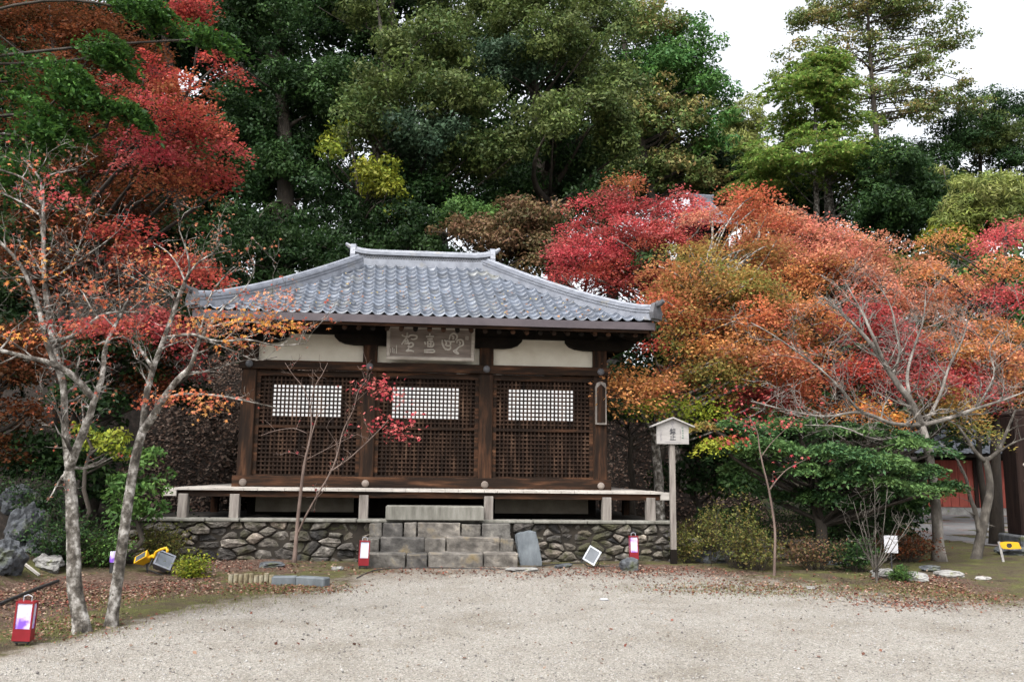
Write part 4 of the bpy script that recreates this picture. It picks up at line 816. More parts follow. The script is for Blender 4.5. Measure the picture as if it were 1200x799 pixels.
# --- layered evergreen bush and shrubs below them
LY = dict(zs=.08, jit=.1, puff=.26, leaf=.036, asp=.5, cov=1.5, lai=1.35, layered=True, zmin=-.3, shell=.35)
tree('layered_bush', 'large green tree with flat layered foliage behind the thin red leaved sapling', 'tree', 960, 14.6, [(870, 500, 34, 7, 'layered'), (930, 497, 44, 8, 'layered', .5), (1000, 505, 50, 9, 'layered', .5), (1060, 518, 40, 8, 'layered', .3), (850, 520, 28, 7, 'ygreen', -.2), (900, 522, 44, 9, 'layered', -.4), (970, 528, 50, 9, 'layered', -.5), (1040, 540, 44, 9, 'layered', -.4), (1090, 550, 34, 8, 'layered'), (880, 545, 34, 8, 'layered'), (940, 552, 44, 9, 'layered', -.6), (1000, 560, 44, 9, 'layered', -.6), (1070, 572, 44, 8, 'layered', -.3), (1110, 570, 24, 6, 'dark'), (960, 582, 40, 8, 'dark', -.3), (1020, 592, 40, 8, 'dark'), (900, 575, 24, 7, 'layered', .6), (1095, 530, 22, 6, 'layered', .6), (830, 500, 16, 5, 'olgreen', .4)], LY, 29, .09, 'bark', mat='leaf', ntw=90, twigr=.006)
tree('evergreen_bush', 'dark shaded evergreen bush under the flat layered green tree', 'bush', 1000, 16.8, [(880, 560, 36, 30, 'dark'), (950, 560, 50, 36, 'dark'), (1030, 570, 50, 34, 'dark'), (1000, 620, 60, 18, 'dark'), (860, 620, 40, 16, 'dark'), (1060, 610, 30, 24, 'dark')], dict(EVN, leaf=.05, puff=.3, cov=1.2), 30, .06)
def shrub(name, label, cat, px, py, rx, ry, Y, pal, seed, nst=40, nl=26, leaf=.022, asp=.5, sp=.16, group=None, bare=.35, stemr=.005, bark='bark'):
    """many thin stems fanning from one root, leaves along their outer part"""
    fo = Fol(seed); r = fo.r; c = at(px, py, Y); a, h = rx*Y/1000, ry*Y/1000; b0 = np.array([c[0], c[1], float(G(c[0], c[1]))])
    H = max(c[2]+h-b0[2], .1); mb = MB(); pc = np.array(PAL[pal] if isinstance(pal, str) else pal)
    for i in range(nst):
        th = r.uniform(0, 2*pi); rr = np.sqrt(r.random()); tip = b0+np.array([cos(th)*rr*a, sin(th)*rr*a*.8, H*(1-.45*rr**2)*r.uniform(.55, 1.05)])
        base = b0+np.array([cos(th), sin(th), 0])*a*.25*r.random(); base[2] = b0[2]-.03
        p = bez(base, tip, r, .12, 6); mb.tube(p, np.linspace(stemr, stemr*.35, 6), 4, False)
        t = r.uniform(bare, 1.05, nl); x = np.stack([np.interp(t, np.linspace(0, 1, 6), p[:, k]) for k in range(3)], -1)+r.normal(0, sp*.5, (nl, 3))*np.array([1, 1, .6])
        x[:, 2] = np.maximum(x[:, 2], b0[2]+.01)
        fo.leaves(x, nrm(np.array([0, 0, .9])+r.normal(0, .6, (nl, 3))), r.normal(size=(nl, 3)), leaf, asp, pc, tint=r.uniform(.75, 1.25))
    e = empty(name, tuple(b0), 0, label, cat, group); o = mb.build('stems', M[bark], e); o.location = -Vector(b0); o = fo.build('crown', e, 'leaf'); o.location = -Vector(b0)
    return e
GS = 'shrubs under the maples'
for i, (px, py, rx, ry, Y, pal, n, lab) in enumerate([
  (862, 605, 36, 34, 13.9, 'mossy', 55, 'loose olive green shrub beside the sign post'), (832, 595, 20, 20, 14.5, 'mossy', 40, 'small sparse shrub close behind the sign post'),
  (885, 635, 44, 20, 13.6, 'mossy', 44, 'low brownish green shrub left of the red leaved sapling'), (955, 640, 44, 22, 13.6, 'browngreen', 44, 'low brownish shrub right of the red leaved sapling'),
  (1000, 645, 30, 20, 13.4, 'dark', 60, 'low dark green shrub behind the bare twiggy shrub'), (805, 628, 16, 16, 14.4, 'mossy', 36, 'little mossy shrub at the foot of the terrace corner'),
  (1060, 640, 40, 22, 15, 'brown', 60, 'brownish twiggy shrub behind the two pale stones'), (925, 600, 60, 34, 15.6, 'dark', 70, 'wide dull green shrub in the shade under the layered tree'),
  (1010, 600, 50, 34, 16, 'dark', 90, 'dark shrub under the right part of the layered tree')]):
    shrub('shrub', lab, 'shrub', px, py, rx, ry, Y, pal, 40+i, n, 34, .024, group=GS)
shrub('fern_clump', 'small dark green clump of leaves between two pale stones on the moss', 'plant', 1056, 672, 16, 10, 12.6, 'bush', 50, 40, 16, .035, .2, .06)
for i, (px, py, rx, ry, Y, pal, n, lab) in enumerate([(75, 610, 50, 22, 12.2, 'dark', 120, 'shaded low green plants behind the left pale trunk'), (125, 632, 30, 16, 12.4, 'bush', 60, 'low green plants between the two pale trunks'),
  (228, 658, 18, 8, 12.3, 'ygreen', 40, 'small yellow green plant right of the yellow lamp'), (185, 630, 34, 18, 13.2, 'mossy', 90, 'low dull green plants at the left end of the terrace wall'), (35, 575, 50, 30, 13, 'dark', 110, 'dark leafy plants above the grey rocks at left'), (215, 610, 20, 14, 14.6, 'dark', 50, 'dark plants beside the left end of the veranda')]):
    shrub('low_plant', lab, 'plant', px, py, rx, ry, Y, pal, 60+i, n, 34, .024, group='low plants at the left', bare=.15)

# ============================================================ TRACED BARE BRANCHED TREES
def twigs(mb, pts, rads, r, depth, length, spread=.9, up=.25, every=.16, tips=None, sides=4, flat=1.0, minr=.0022):
    pts = [np.array(p, float) for p in pts]
    for i in range(len(pts)-1):
        seg = pts[i+1]-pts[i]; L = np.linalg.norm(seg)
        if L < 1e-6: continue
        t = seg/L; n = L/every; n = int(n)+(r.random() < n-int(n))
        for k in range(n):
            f = r.random(); p = pts[i]+seg*f; rr = (rads[i]*(1-f)+rads[i+1]*f)*r.uniform(.35, .6)
            d = nrm(t*.7+r.normal(0, spread, 3)*np.array([1, .8, .7*flat])+np.array([0, 0, up])); ln = length*r.uniform(.45, 1.3)
            m = 4; q = [p]; dd = d
            for j in range(m): dd = nrm(dd+r.normal(0, .22, 3)+np.array([0, 0, .05])); q.append(q[-1]+dd*ln/m)
            rs_ = np.linspace(max(rr, minr*1.3), minr, m+1); mb.tube(q, rs_, sides, False)
            if tips is not None: tips.extend(q[2:])
            if depth > 0: twigs(mb, q, rs_, r, depth-1, length*.5, spread, up, every*.75, tips, 3, flat, minr)
def smooth_path(P, n=4):
    P = [np.array(p, float) for p in P]; out = []
    for i in range(len(P)-1):
        p0, p1, p2, p3 = P[max(i-1, 0)], P[i], P[i+1], P[min(i+2, len(P)-1)]
        for k in range(n):
            t = k/n; out.append(.5*((2*p1)+(p2-p0)*t+(2*p0-5*p1+4*p2-p3)*t*t+(3*p1-p0-3*p2+p3)*t**3))
    return out+[P[-1]]
def traced(name, label, cat, stems, bark, seed, leafblobs=(), tw=(2, .5), group=None, Y0=9, nloose=0, loosepal='gold', leaf=.032, twpar={}, minstem=0):
    """stems: list of (points [(px, py, Y)...], radius at start, radius at end, twig factor)"""
    r = np.random.default_rng(seed); mb = MB(); tb = MB(); tips = []
    fx, fy, fY = stems[0][0][0]; b0 = at(fx, fy, fY); b0[2] = float(G(b0[0], b0[1]))
    for si, (pts, ra, rb, tf) in enumerate(stems):
        P = smooth_path([at(*p) for p in pts])
        if si < 1+minstem: P[0] = np.array([P[0][0], P[0][1], b0[2]-.1])
        P = [p+r.normal(0, ra*.02, 3) for p in P]
        R = np.linspace(ra, rb, len(P)); 
        if si < 1+minstem: R[0] *= 1.6; R[1] *= 1.12
        mb.tube(P, R, 10 if ra > .03 else 6)
        if tf > 0:
            k0 = int(len(P)*.35) if si < 1 else 0
            twigs(tb, P[k0:], R[k0:], r, tw[0], tw[1]*tf, tips=tips, **twpar)
    e = empty(name, tuple(b0), 0, label, cat, group)
    mb.add(tb.v, tb.f); o = mb.build('trunk', M[bark], e, True); o.location = -Vector(b0)
    fo = Fol(seed+1)
    for (px, py, rx, ry, Y, pal, n) in leafblobs:
        c = at(px, py, Y); a, h = rx*Y/1000, ry*Y/1000; x = c+fo.r.normal(0, .5, (n, 3))*np.array([a, a*.8, h])
        nn = nrm(np.array([0, -.35, .8])+fo.r.normal(0, .55, (n, 3))); fo.leaves(x, nn, fo.r.normal(size=(n, 3)), leaf, 1, PAL[pal], True)
        # twigs that carry the cluster
    if nloose and tips:
        T = np.array(tips); x = T[fo.r.integers(0, len(T), nloose)]+fo.r.normal(0, .02, (nloose, 3))
        nn = nrm(np.array([0, -.3, .3])+fo.r.normal(0, .8, (nloose, 3))); fo.leaves(x, nn, fo.r.normal(size=(nloose, 3)), leaf*.72, 1, PAL[loosepal] if isinstance(loosepal, str) else loosepal, True)
    c = fo.build('crown', e, 'maple')
    if c: c.location = -Vector(b0)
    return e
dry = [(.45, .16, .08), (.35, .14, .09), (.5, .22, .12), (.28, .14, .10), (.55, .12, .08)]
YA, YB = 8.6, 8.9
traced('maple_tree', 'left of two pale trunked maples in front, mostly bare with a few red leaves', 'tree', [
 ([(97, 742, YA), (88, 690, YA), (86, 640, YA), (84, 590, YA), (81, 552, YA)], .080, .052, 0),
 ([(81, 552, YA), (76, 500, YA+.1), (74, 450, YA+.2), (62, 420, YA+.1), (52, 390, YA), (45, 360, YA), (36, 335, YA-.1), (20, 305, YA-.2), (-4, 280, YA-.3)], .040, .015, 1),
 ([(81, 552, YA), (92, 520, YA-.1), (104, 490, YA-.15), (112, 464, YA-.2), (120, 440, YA-.1), (122, 415, YA)], .044, .022, .8),
 ([(109, 466, YA-.2), (85, 440, YA-.3), (60, 426, YA-.4), (30, 418, YA-.5), (-10, 408, YA-.6)], .036, .018, 1),
 ([(74, 450, YA+.2), (62, 400, YA+.3), (54, 350, YA+.3), (51, 300, YA+.3), (51, 245, YA+.3), (48, 212, YA+.3)], .038, .013, 1),
 ([(50, 240, YA+.3), (40, 222, YA+.2), (25, 208, YA+.1), (-4, 198, YA)], .018, .009, 1),
 ([(48, 212, YA+.3), (40, 200, YA+.3), (28, 188, YA+.4)], .013, .006, 1),
 ([(48, 214, YA+.3), (60, 205, YA+.2), (78, 201, YA), (92, 198, YA)], .013, .005, 1),
 ([(50, 255, YA+.3), (30, 240, YA+.6), (0, 225, YA+.8)], .013, .008, 1),
 ([(122, 415, YA), (128, 395, YA), (140, 372, YA+.2), (150, 350, YA+.3)], .026, .008, 1),
 ([(52, 330, YA+.3), (75, 318, YA), (100, 300, YA-.3), (118, 288, YA-.4)], .014, .005, 1.2),
 ([(62, 400, YA+.2), (90, 392, YA-.2), (115, 372, YA-.3), (135, 366, YA-.3), (170, 366, YA-.2)], .026, .007, 1),
 ([(54, 350, YA+.3), (80, 345, YA+.5), (110, 350, YA+.6), (140, 340, YA+.6)], .014, .005, 1.2)],
 'palebark', 101, [(105, 383, 50, 12, YA-.5, 'red', 220), (40, 310, 60, 30, YA, 'gold', 110), (60, 215, 50, 18, YA, 'red', 60), (75, 232, 40, 8, YA, 'crimson', 70), (30, 195, 26, 16, YA, 'redorange', 16), (20, 395, 34, 12, YA-.5, 'gold', 60), (95, 255, 60, 20, YA, 'redorange', 50), (100, 340, 60, 20, YA, 'redorange', 130), (170, 312, 40, 16, YA+.3, 'redorange', 50)],
 (2, .50), nloose=850, loosepal=dry, leaf=.036, group='pale trunked maples in front at left', twpar=dict(every=.17, minr=.0016))
traced('maple_tree', 'right of two pale trunked front maples, its orange leaved branches reaching the hall roof', 'tree', [
 ([(130, 735, YB), (136, 690, YB), (143, 640, YB), (150, 590, YB), (158, 540, YB), (167, 505, YB)], .062, .044, 0),
 ([(167, 505, YB), (172, 460, YB), (182, 425, YB+.1), (195, 390, YB+.1), (208, 352, YB+.1), (217, 330, YB)], .036, .020, .8),
 ([(217, 330, YB), (222, 316, YB), (219, 295, YB), (210, 270, YB)], .018, .006, 1),
 ([(217, 330, YB), (228, 312, YB-.1), (245, 300, YB-.2), (270, 293, YB-.3)], .014, .005, 1),
 ([(217, 330, YB), (208, 310, YB+.2), (196, 295, YB+.3), (180, 285, YB+.3)], .012, .005, 1),
 ([(167, 505, YB), (180, 487, YB-.1), (192, 466, YB-.1), (208, 445, YB-.2), (224, 428, YB-.2), (231, 405, YB-.2), (243, 385, YB-.2), (262, 360, YB-.2)], .044, .011, .9),
 ([(196, 395, YB+.1), (225, 392, YB-.3), (255, 400, YB-.5), (290, 398, YB-.6), (325, 405, YB-.7), (360, 402, YB-.7)], .018, .004, 1),
 ([(243, 385, YB-.2), (268, 378, YB-.3), (300, 378, YB-.4), (330, 385, YB-.5)], .012, .004, 1.2),
 ([(225, 392, YB-.3), (250, 402, YB), (275, 412, YB), (300, 422, YB+.1), (325, 418, YB+.1)], .012, .004, .6),
 ([(192, 466, YB-.1), (215, 462, YB-.3), (250, 463, YB-.4), (290, 470, YB-.5), (325, 478, YB-.5)], .016, .004, .8),
 ([(212, 442, YB-.2), (240, 435, YB), (275, 425, YB+.2), (300, 420, YB+.2)], .011, .004, .5),
 ([(178, 430, YB), (160, 405, YB+.2), (140, 395, YB+.2), (112, 405, YB+.1)], .02, .006, .9),
 ([(208, 352, YB+.1), (190, 340, YB+.4), (165, 330, YB+.5), (145, 320, YB+.5)], .014, .005, 1.2),
 ([(231, 405, YB-.2), (245, 350, YB+.2), (262, 325, YB+.3), (275, 312, YB+.3)], .012, .004, .8),
 ([(262, 360, YB-.2), (285, 340, YB+.1), (298, 318, YB+.1), (296, 302, YB+.1)], .008, .003, .6)],
 'palebark', 103, [(265, 372, 50, 12, YB-.4, 'gold', 110), (310, 380, 50, 12, YB-.6, 'gold', 150), (240, 385, 40, 12, YB-.3, 'orange', 80), (345, 382, 16, 8, YB-.7, 'gold', 34), (275, 400, 24, 12, YB-.5, 'gold', 50), (225, 465, 50, 10, YB-.4, 'redorange', 130), (245, 478, 34, 14, YB-.4, 'orange', 70), (180, 470, 20, 10, YB-.1, 'redorange', 50), (320, 350, 36, 10, YB-.4, 'salmon', 80), (180, 300, 40, 16, YB, 'orange', 40), (165, 345, 34, 18, YB+.2, 'redorange', 60), (200, 330, 30, 20, YB, 'orange', 40)],
 (2, .46), nloose=1100, loosepal=dry, leaf=.034, group='pale trunked maples in front at left', twpar=dict(every=.17, minr=.0016))
YS = 13.6
traced('maple_sapling', 'slender sapling in front of the hall with a few crimson leaves', 'tree', [
 ([(345, 658, YS), (348, 620, YS), (351, 590, YS), (355, 555, YS), (358, 537, YS), (362, 520, YS), (365, 500, YS), (364, 478, YS)], .033, .010, 0),
 ([(349, 625, YS), (358, 605, YS-.1), (372, 580, YS-.1), (388, 552, YS-.1), (396, 530, YS-.1), (402, 505, YS-.1), (414, 480, YS-.1), (420, 458, YS-.1), (430, 445, YS-.1)], .018, .005, .8),
 ([(388, 552, YS-.1), (408, 538, YS-.2), (428, 520, YS-.3), (446, 502, YS-.3), (455, 492, YS-.3)], .014, .005, .8),
 ([(362, 520, YS), (368, 500, YS), (372, 488, YS), (380, 478, YS), (386, 474, YS)], .012, .006, .5),
 ([(364, 478, YS), (356, 455, YS), (344, 440, YS), (334, 425, YS)], .009, .004, .7),
 ([(364, 478, YS), (368, 455, YS), (378, 438, YS), (384, 425, YS)], .009, .004, .7),
 ([(360, 508, YS), (345, 502, YS), (325, 504, YS), (306, 510, YS)], .008, .004, .5),
 ([(358, 535, YS), (340, 530, YS-.2), (328, 533, YS-.3)], .006, .003, .4),
 ([(360, 538, YS), (385, 525, YS+.1), (405, 515, YS+.1), (420, 508, YS+.1)], .007, .003, .6)],
 'redtwig', 105, [(440, 450, 26, 14, YS-.2, 'crimson', 60), (458, 462, 22, 16, YS-.3, 'crimson', 60), (440, 480, 16, 18, YS-.3, 'crimson', 20), (455, 500, 36, 9, YS-.3, 'crimson', 70), (470, 512, 22, 6, YS-.3, 'crimson', 40), (420, 455, 20, 10, YS-.2, 'crimson', 20), (480, 488, 14, 8, YS-.3, 'crimson', 12)],
 (1, .42), nloose=26, loosepal='crimson', leaf=.05, twpar=dict(every=.2, up=.5))
YR = 12.9
traced('maple_sapling', 'thin sapling with sparse red leaves right of the sign', 'tree', [
 ([(907, 683, YR), (908, 650, YR), (908, 620, YR), (903, 585, YR), (899, 565, YR), (894, 545, YR), (890, 525, YR), (887, 505, YR), (878, 488, YR)], .022, .006, 0),
 ([(901, 575, YR), (912, 560, YR), (925, 548, YR), (945, 538, YR)], .012, .004, .6),
 ([(892, 535, YR), (903, 520, YR), (918, 505, YR), (935, 490, YR)], .008, .003, .8),
 ([(887, 505, YR), (870, 495, YR), (850, 488, YR)], .007, .003, .8)],
 'redtwig', 107, [(880, 495, 46, 9, YR, 'crimson', 60), (855, 515, 30, 7, YR, 'red', 60), (915, 495, 26, 9, YR, 'crimson', 30), (930, 538, 26, 8, YR, 'crimson', 12), (890, 470, 60, 14, YR, 'crimson', 40), (870, 455, 40, 14, YR, 'red', 40)],
 (1, .35), nloose=20, loosepal='crimson', leaf=.042, twpar=dict(every=.2, up=.3))
YT = 15.2
traced('bare_tree', 'leafless tree with pale fanned branches in front of the orange maples', 'tree', [
 ([(1100, 648, YT), (1098, 610, YT), (1094, 570, YT), (1088, 530, YT), (1080, 498, YT)], .095, .065, 0),
 ([(1080, 498, YT), (1068, 472, YT-.1), (1052, 450, YT-.2), (1036, 425, YT-.2), (1020, 402, YT-.2), (1002, 382, YT-.2), (982, 362, YT-.2), (966, 348, YT-.2)], .07, .012, 1),
 ([(1036, 425, YT-.2), (1022, 392, YT-.4), (1008, 362, YT-.4), (990, 330, YT-.4)], .035, .009, 1),
 ([(1046, 440, YT-.2), (1054, 415, YT), (1050, 388, YT), (1044, 360, YT+.1), (1030, 335, YT+.1)], .03, .008, 1),
 ([(1068, 472, YT-.1), (1063, 440, YT+.3), (1072, 405, YT+.4), (1082, 375, YT+.4), (1085, 340, YT+.4)], .035, .009, 1),
 ([(1080, 498, YT), (1045, 496, YT-.3), (1008, 483, YT-.5), (965, 488, YT-.6), (920, 480, YT-.7), (880, 470, YT-.7)], .04, .008, .9),
 ([(1008, 483, YT-.5), (975, 445, YT-.6), (945, 420, YT-.6), (905, 392, YT-.6), (880, 378, YT-.6)], .024, .007, .9),
 ([(1078, 505, YT), (1030, 515, YT-.5), (985, 500, YT-.7), (940, 498, YT-.8)], .026, .006, .9),
 ([(1080, 498, YT), (1112, 490, YT-.2), (1145, 478, YT-.3), (1178, 468, YT-.3), (1210, 455, YT-.3)], .045, .010, 1),
 ([(1085, 495, YT), (1102, 462, YT+.1), (1112, 430, YT+.2), (1128, 398, YT+.2), (1135, 370, YT+.2)], .035, .008, 1),
 ([(1145, 478, YT-.3), (1165, 440, YT-.3), (1160, 410, YT-.3), (1175, 385, YT-.3)], .02, .006, 1)],
 'greybark', 109, [], (2, .85), nloose=0, twpar=dict(every=.20, minr=.0028))
YU = 15.9
traced('bare_tree', 'twisted leafless tree by the path left of the gate pillar', 'tree', [
 ([(1143, 660, YU), (1148, 635, YU), (1155, 600, YU), (1160, 575, YU), (1158, 552, YU), (1154, 535, YU)], .095, .05, 0),
 ([(1148, 625, YU), (1143, 600, YU), (1136, 580, YU), (1132, 560, YU-.1), (1120, 535, YU-.1)], .05, .018, .5),
 ([(1154, 540, YU), (1142, 528, YU), (1132, 512, YU), (1122, 498, YU)], .045, .018, .8),
 ([(1155, 540, YU), (1170, 528, YU), (1178, 510, YU), (1184, 495, YU), (1190, 480, YU)], .042, .016, .8),
 ([(1170, 530, YU), (1185, 520, YU-.1), (1205, 512, YU-.2)], .026, .012, .8)],
 'darkbark', 111, [], (2, .5), nloose=0, twpar=dict(every=.22, minr=.003))
YH = 12.5
st = [([(1028, 692, YH), (1027, 670, YH), (1025, 650, YH)], .022, .016, 0)]
rr_ = random.Random(8)
for (x, y) in [(1000, 590), (1012, 575), (1025, 568), (1040, 575), (1060, 600), (1072, 605), (1010, 610), (1050, 612), (990, 612)]:
    st.append(([(1027+rr_.uniform(-4, 4), 670, YH), (1027+(x-1027)*.4, 645, YH+rr_.uniform(-.1, .1)), (x, y+rr_.uniform(-4, 8), YH+rr_.uniform(-.3, .3))], .010, .004, .8))
traced('bare_shrub', 'leafless twiggy shrub beside the small white notice at right', 'shrub', st, 'darkbark', 113, [], (1, .32), nloose=0, twpar=dict(every=.14, up=.4, minr=.0025))
# --- litter and grass lying on the ground: nobody could count them
def scatter(name, mat, n, spots, leaf, asp, pal, seed, up=.9, lift_=.01, star=False, blade=False):
    r = np.random.default_rng(seed); X = []
    for (px, py, rx, ry, wgt) in spots:
        P = gnd(px, py); a = rx*P[1]/1000; b = min(2.5, abs(gnd(px, py-ry)[1]-gnd(px, py+ry)[1])/2); k = int(n*wgt)
        X.append(np.stack([P[0]+r.normal(0, a*.6, k), P[1]+r.normal(0, b*.6, k)], -1))
    X = np.concatenate(X); z = G(X[:, 0], X[:, 1]); c = np.stack([X[:, 0], X[:, 1], z+lift_], -1); N = len(c)
    fo = Fol(seed); 
    if blade: nn = nrm(np.array([0, -1., .2])+r.normal(0, .5, (N, 3))); ax = np.array([0, 0, 1.])+r.normal(0, .3, (N, 3))
    else: nn = nrm(np.array([0, 0, 1.])+r.normal(0, .35, (N, 3))); ax = r.normal(size=(N, 3))
    fo.leaves(c, nn, ax, leaf, asp, pal, star); o = fo.build(name, None, mat); tag(o, kind='stuff'); return o
LP = [(.13, .055, .04), (.17, .085, .06), (.10, .048, .035), (.22, .14, .10), (.28, .2, .15), (.16, .05, .035)]
spots = [(180, 690, 90, 12, .16), (620, 671, 260, 6, .14), (280, 660, 80, 8, .1), (340, 690, 60, 6, .08), (900, 690, 130, 8, .14), (1110, 690, 70, 14, .2), (1060, 706, 70, 8, .08), (760, 668, 80, 6, .08), (60, 735, 70, 16, .06), (100, 700, 60, 20, .08), (40, 700, 50, 25, .1)]
o = scatter('fallen_leaves', 'dead', 11000, spots, .019, .7, LP, 5); tag(o, 'reddish brown fallen leaves lying on the moss around the gravel court', 'fallen leaves')
o = scatter('fallen_leaves', 'dead', 140, [(600, 740, 500, 40, .6), (200, 745, 160, 20, .4)], .02, .7, LP, 6, star=False); tag(o, 'few scattered dry leaves out on the pale gravel', 'fallen leaves')
r_ = np.random.default_rng(77); X = np.concatenate([np.stack([r_.uniform(-8, -3, 22000), r_.uniform(16.5, 24, 22000)], -1), np.stack([r_.uniform(2.2, 9, 16000), r_.uniform(18.5, 27, 16000)], -1)])
c_ = np.stack([X[:, 0], X[:, 1], G(X[:, 0], X[:, 1])+.025], -1); fo = Fol(78)
fo.leaves(c_, nrm(np.array([0, -.4, .8])+fo.r.normal(0, .4, (len(c_), 3))), fo.r.normal(size=(len(c_), 3)), .042, .6, [(.09, .055, .04), (.15, .10, .075), (.05, .035, .028), (.2, .15, .12), (.04, .03, .025)])
o = fo.build('fallen_leaves', None, 'dead'); tag(o, 'dark old leaves covering the shaded slope behind the hall', kind='stuff')
GP = [(.13, .15, .04), (.18, .19, .06), (.10, .12, .035), (.22, .2, .09)]
o = scatter('grass', 'leaf', 9000, [(180, 705, 110, 14, .3), (330, 690, 70, 8, .15), (900, 692, 140, 8, .25), (1110, 695, 90, 12, .3), (60, 735, 70, 14, .2)], .018, .14, GP, 8, blade=True); tag(o, 'short mossy grass along the edge of the gravel court', 'grass')

# ============================================================ OBJECTS
def text_mesh(txt, size, mat, parent, name, loc, rot=(pi/2, 0, 0), bold=0.0, ext=.002):
    cu = bpy.data.curves.new('t', 'FONT'); cu.body = txt; cu.size = size; cu.align_x = 'CENTER'; cu.align_y = 'CENTER'; cu.extrude = ext; cu.offset = bold
    t = bpy.data.objects.new('t', cu); COL.objects.link(t); dg = bpy.context.evaluated_depsgraph_get(); dg.update()
    me = bpy.data.meshes.new_from_object(t.evaluated_get(dg)); bpy.data.objects.remove(t); me.materials.clear()
    o = link(name, me, mat, parent); o.location = loc; o.rotation_euler = rot; return o
# --- wooden notice board on its post
P = at(790, 660, 14.1); P[2] = float(G(P[0], P[1])); S = 14.1/1000
sg = empty('wooden_sign', tuple(P), radians(2), 'small roofed wooden notice board on a tall grey post with black writing', 'sign')
MB().box((0, .03, 1.09), (.092, .08, 2.22), ch=.006).build('post', M['greywood_v'], sg)
MB().box((0, .03, .11), (.10, .088, .26)).build('post_foot', M['wood_black'], sg)
q = MB(); hw = .265; zb, zs, zp = 1.925, 2.225, 2.335
q.prism([(-hw, zb), (hw, zb), (hw, zs), (0, zp), (-hw, zs)], -.045, -.02); q.build('board', M['signwood'], sg)
for sx in (-1, 1):
    q = MB(); q.prism([(0, zp+.005), (sx*.355, zs-.03), (sx*.355, zs-.008), (0, zp+.03)], -.10, .11); q.build('roof_board', M['signwood'], sg)
yb = -.0465
for i, (ch_, z, s_) in enumerate((('立', 2.262, .062), ('入', 2.205, .058), ('禁', 2.118, .105), ('止', 2.025, .105))): text_mesh(ch_, s_, M['ink'] if i > 1 else M['greyink'], sg, 'lettering', (0, yb, z), bold=.0025 if i > 1 else .001)
def marks(x, z0, z1, n, w_, mat, seed):
    """short brush marks standing for a column of characters too small to read"""
    r = random.Random(seed); q = MB(); h = (z1-z0)/n
    for i in range(n):
        zc = z1-h*(i+.5)
        for k in range(4):
            if r.random() < .55: q.box((x+r.uniform(-.1, .1)*w_, yb, zc+r.uniform(-.3, .3)*h), (w_*r.uniform(.5, .95), .003, .006))
            else: q.box((x+r.uniform(-.3, .3)*w_, yb-.0005, zc+r.uniform(-.12, .12)*h), (.006, .003, h*r.uniform(.3, .6)))
    return q.build('lettering', mat, sg)
marks(.165, 2.00, 2.21, 5, .034, M['greenink'], 1); marks(-.195, 1.97, 2.15, 8, .018, M['greyink'], 2); marks(.125, 1.99, 2.17, 9, .008, M['greyink'], 3)
q = MB(); r = random.Random(5)
for k in range(26): q.box((-.13+k*.0108, yb, 1.955), (.006, .003, r.uniform(.008, .014)))
q.build('lettering', M['greyink'], sg)
# --- red lantern boxes with paper fronts
def lantern(px, py, Y, label, hgt, wd, rz, ry, paper, foot):
    P = at(px, py, Y); P[2] = float(G(P[0], P[1]))
    e = empty('lantern_box', tuple(P), rz, label, 'lantern', 'red lantern boxes around the court'); e.rotation_euler = (0, ry, rz)
    q = MB(); t = .014; z0 = foot; dp = wd*.6
    for sx in (-1, 1):
        for sy in (-1, 1): q.box((sx*(wd/2-t/2), sy*(dp/2-t/2), z0+hgt/2), (t, t, hgt))
    zp0 = z0+hgt*.30
    q.box((0, 0, z0+hgt*.15), (wd-.002, dp-.002, hgt*.30)); q.box((0, 0, z0+hgt-.008), (wd+.004, dp+.004, .016))
    q.build('frame', M['red'], e)
    MB().box((0, 0, (zp0+z0+hgt-.017)/2), (wd-.016, dp-.016, hgt*.7-.020)).build('paper_panel', M[paper], e)
    q = MB()
    for sx in (-1, 1): q.tube([(sx*.05, 0, -.02), (sx*.05, 0, z0)], .011, 6)
    q.box((0, 0, z0-.008), (wd*.8, dp*.8, .014)); q.build('stand', M['blackrubber'], e)
    q = MB(); q.tube([(-.035, 0, z0+hgt), (-.035, 0, z0+hgt+.04), (0, 0, z0+hgt+.055), (.035, 0, z0+hgt+.04), (.035, 0, z0+hgt)], .005, 6); q.build('handle', M['silver'], e)
    return e
lantern(26, 754, 7.95, 'red lantern box with violet patterned front at the lower left corner', .34, .155, radians(6), radians(2), 'lantern', .04)
lantern(425, 674, 13.1, 'red lantern box with plain white front left of the stone steps', .36, .15, radians(14), radians(2), 'lanternpale', .05)
lantern(743, 657, 13.9, 'red lantern box with violet streaked front near the wooden sign', .36, .14, radians(4), radians(-1), 'lantern', .10)
tag(stone_obj('stone', tuple(gnd(737, 668)+np.array([0, 0, .05])), (.26, .22, .26), M['rock'], None, None, 31), 'small grey stone below the red lantern near the sign', 'stone')
P = at(134, 640, 12.0); P[2] = float(G(P[0], P[1])); e = empty('lantern_tube', tuple(P), 0, 'small violet tube lamp standing between the two pale trunks', 'lamp')
MB().tube([(0, 0, .0), (0, 0, .16)], .04, 12).build('base', M['blackrubber'], e); MB().tube([(0, 0, .16), (0, 0, .30)], .045, 14).build('shade', M['lantern'], e)
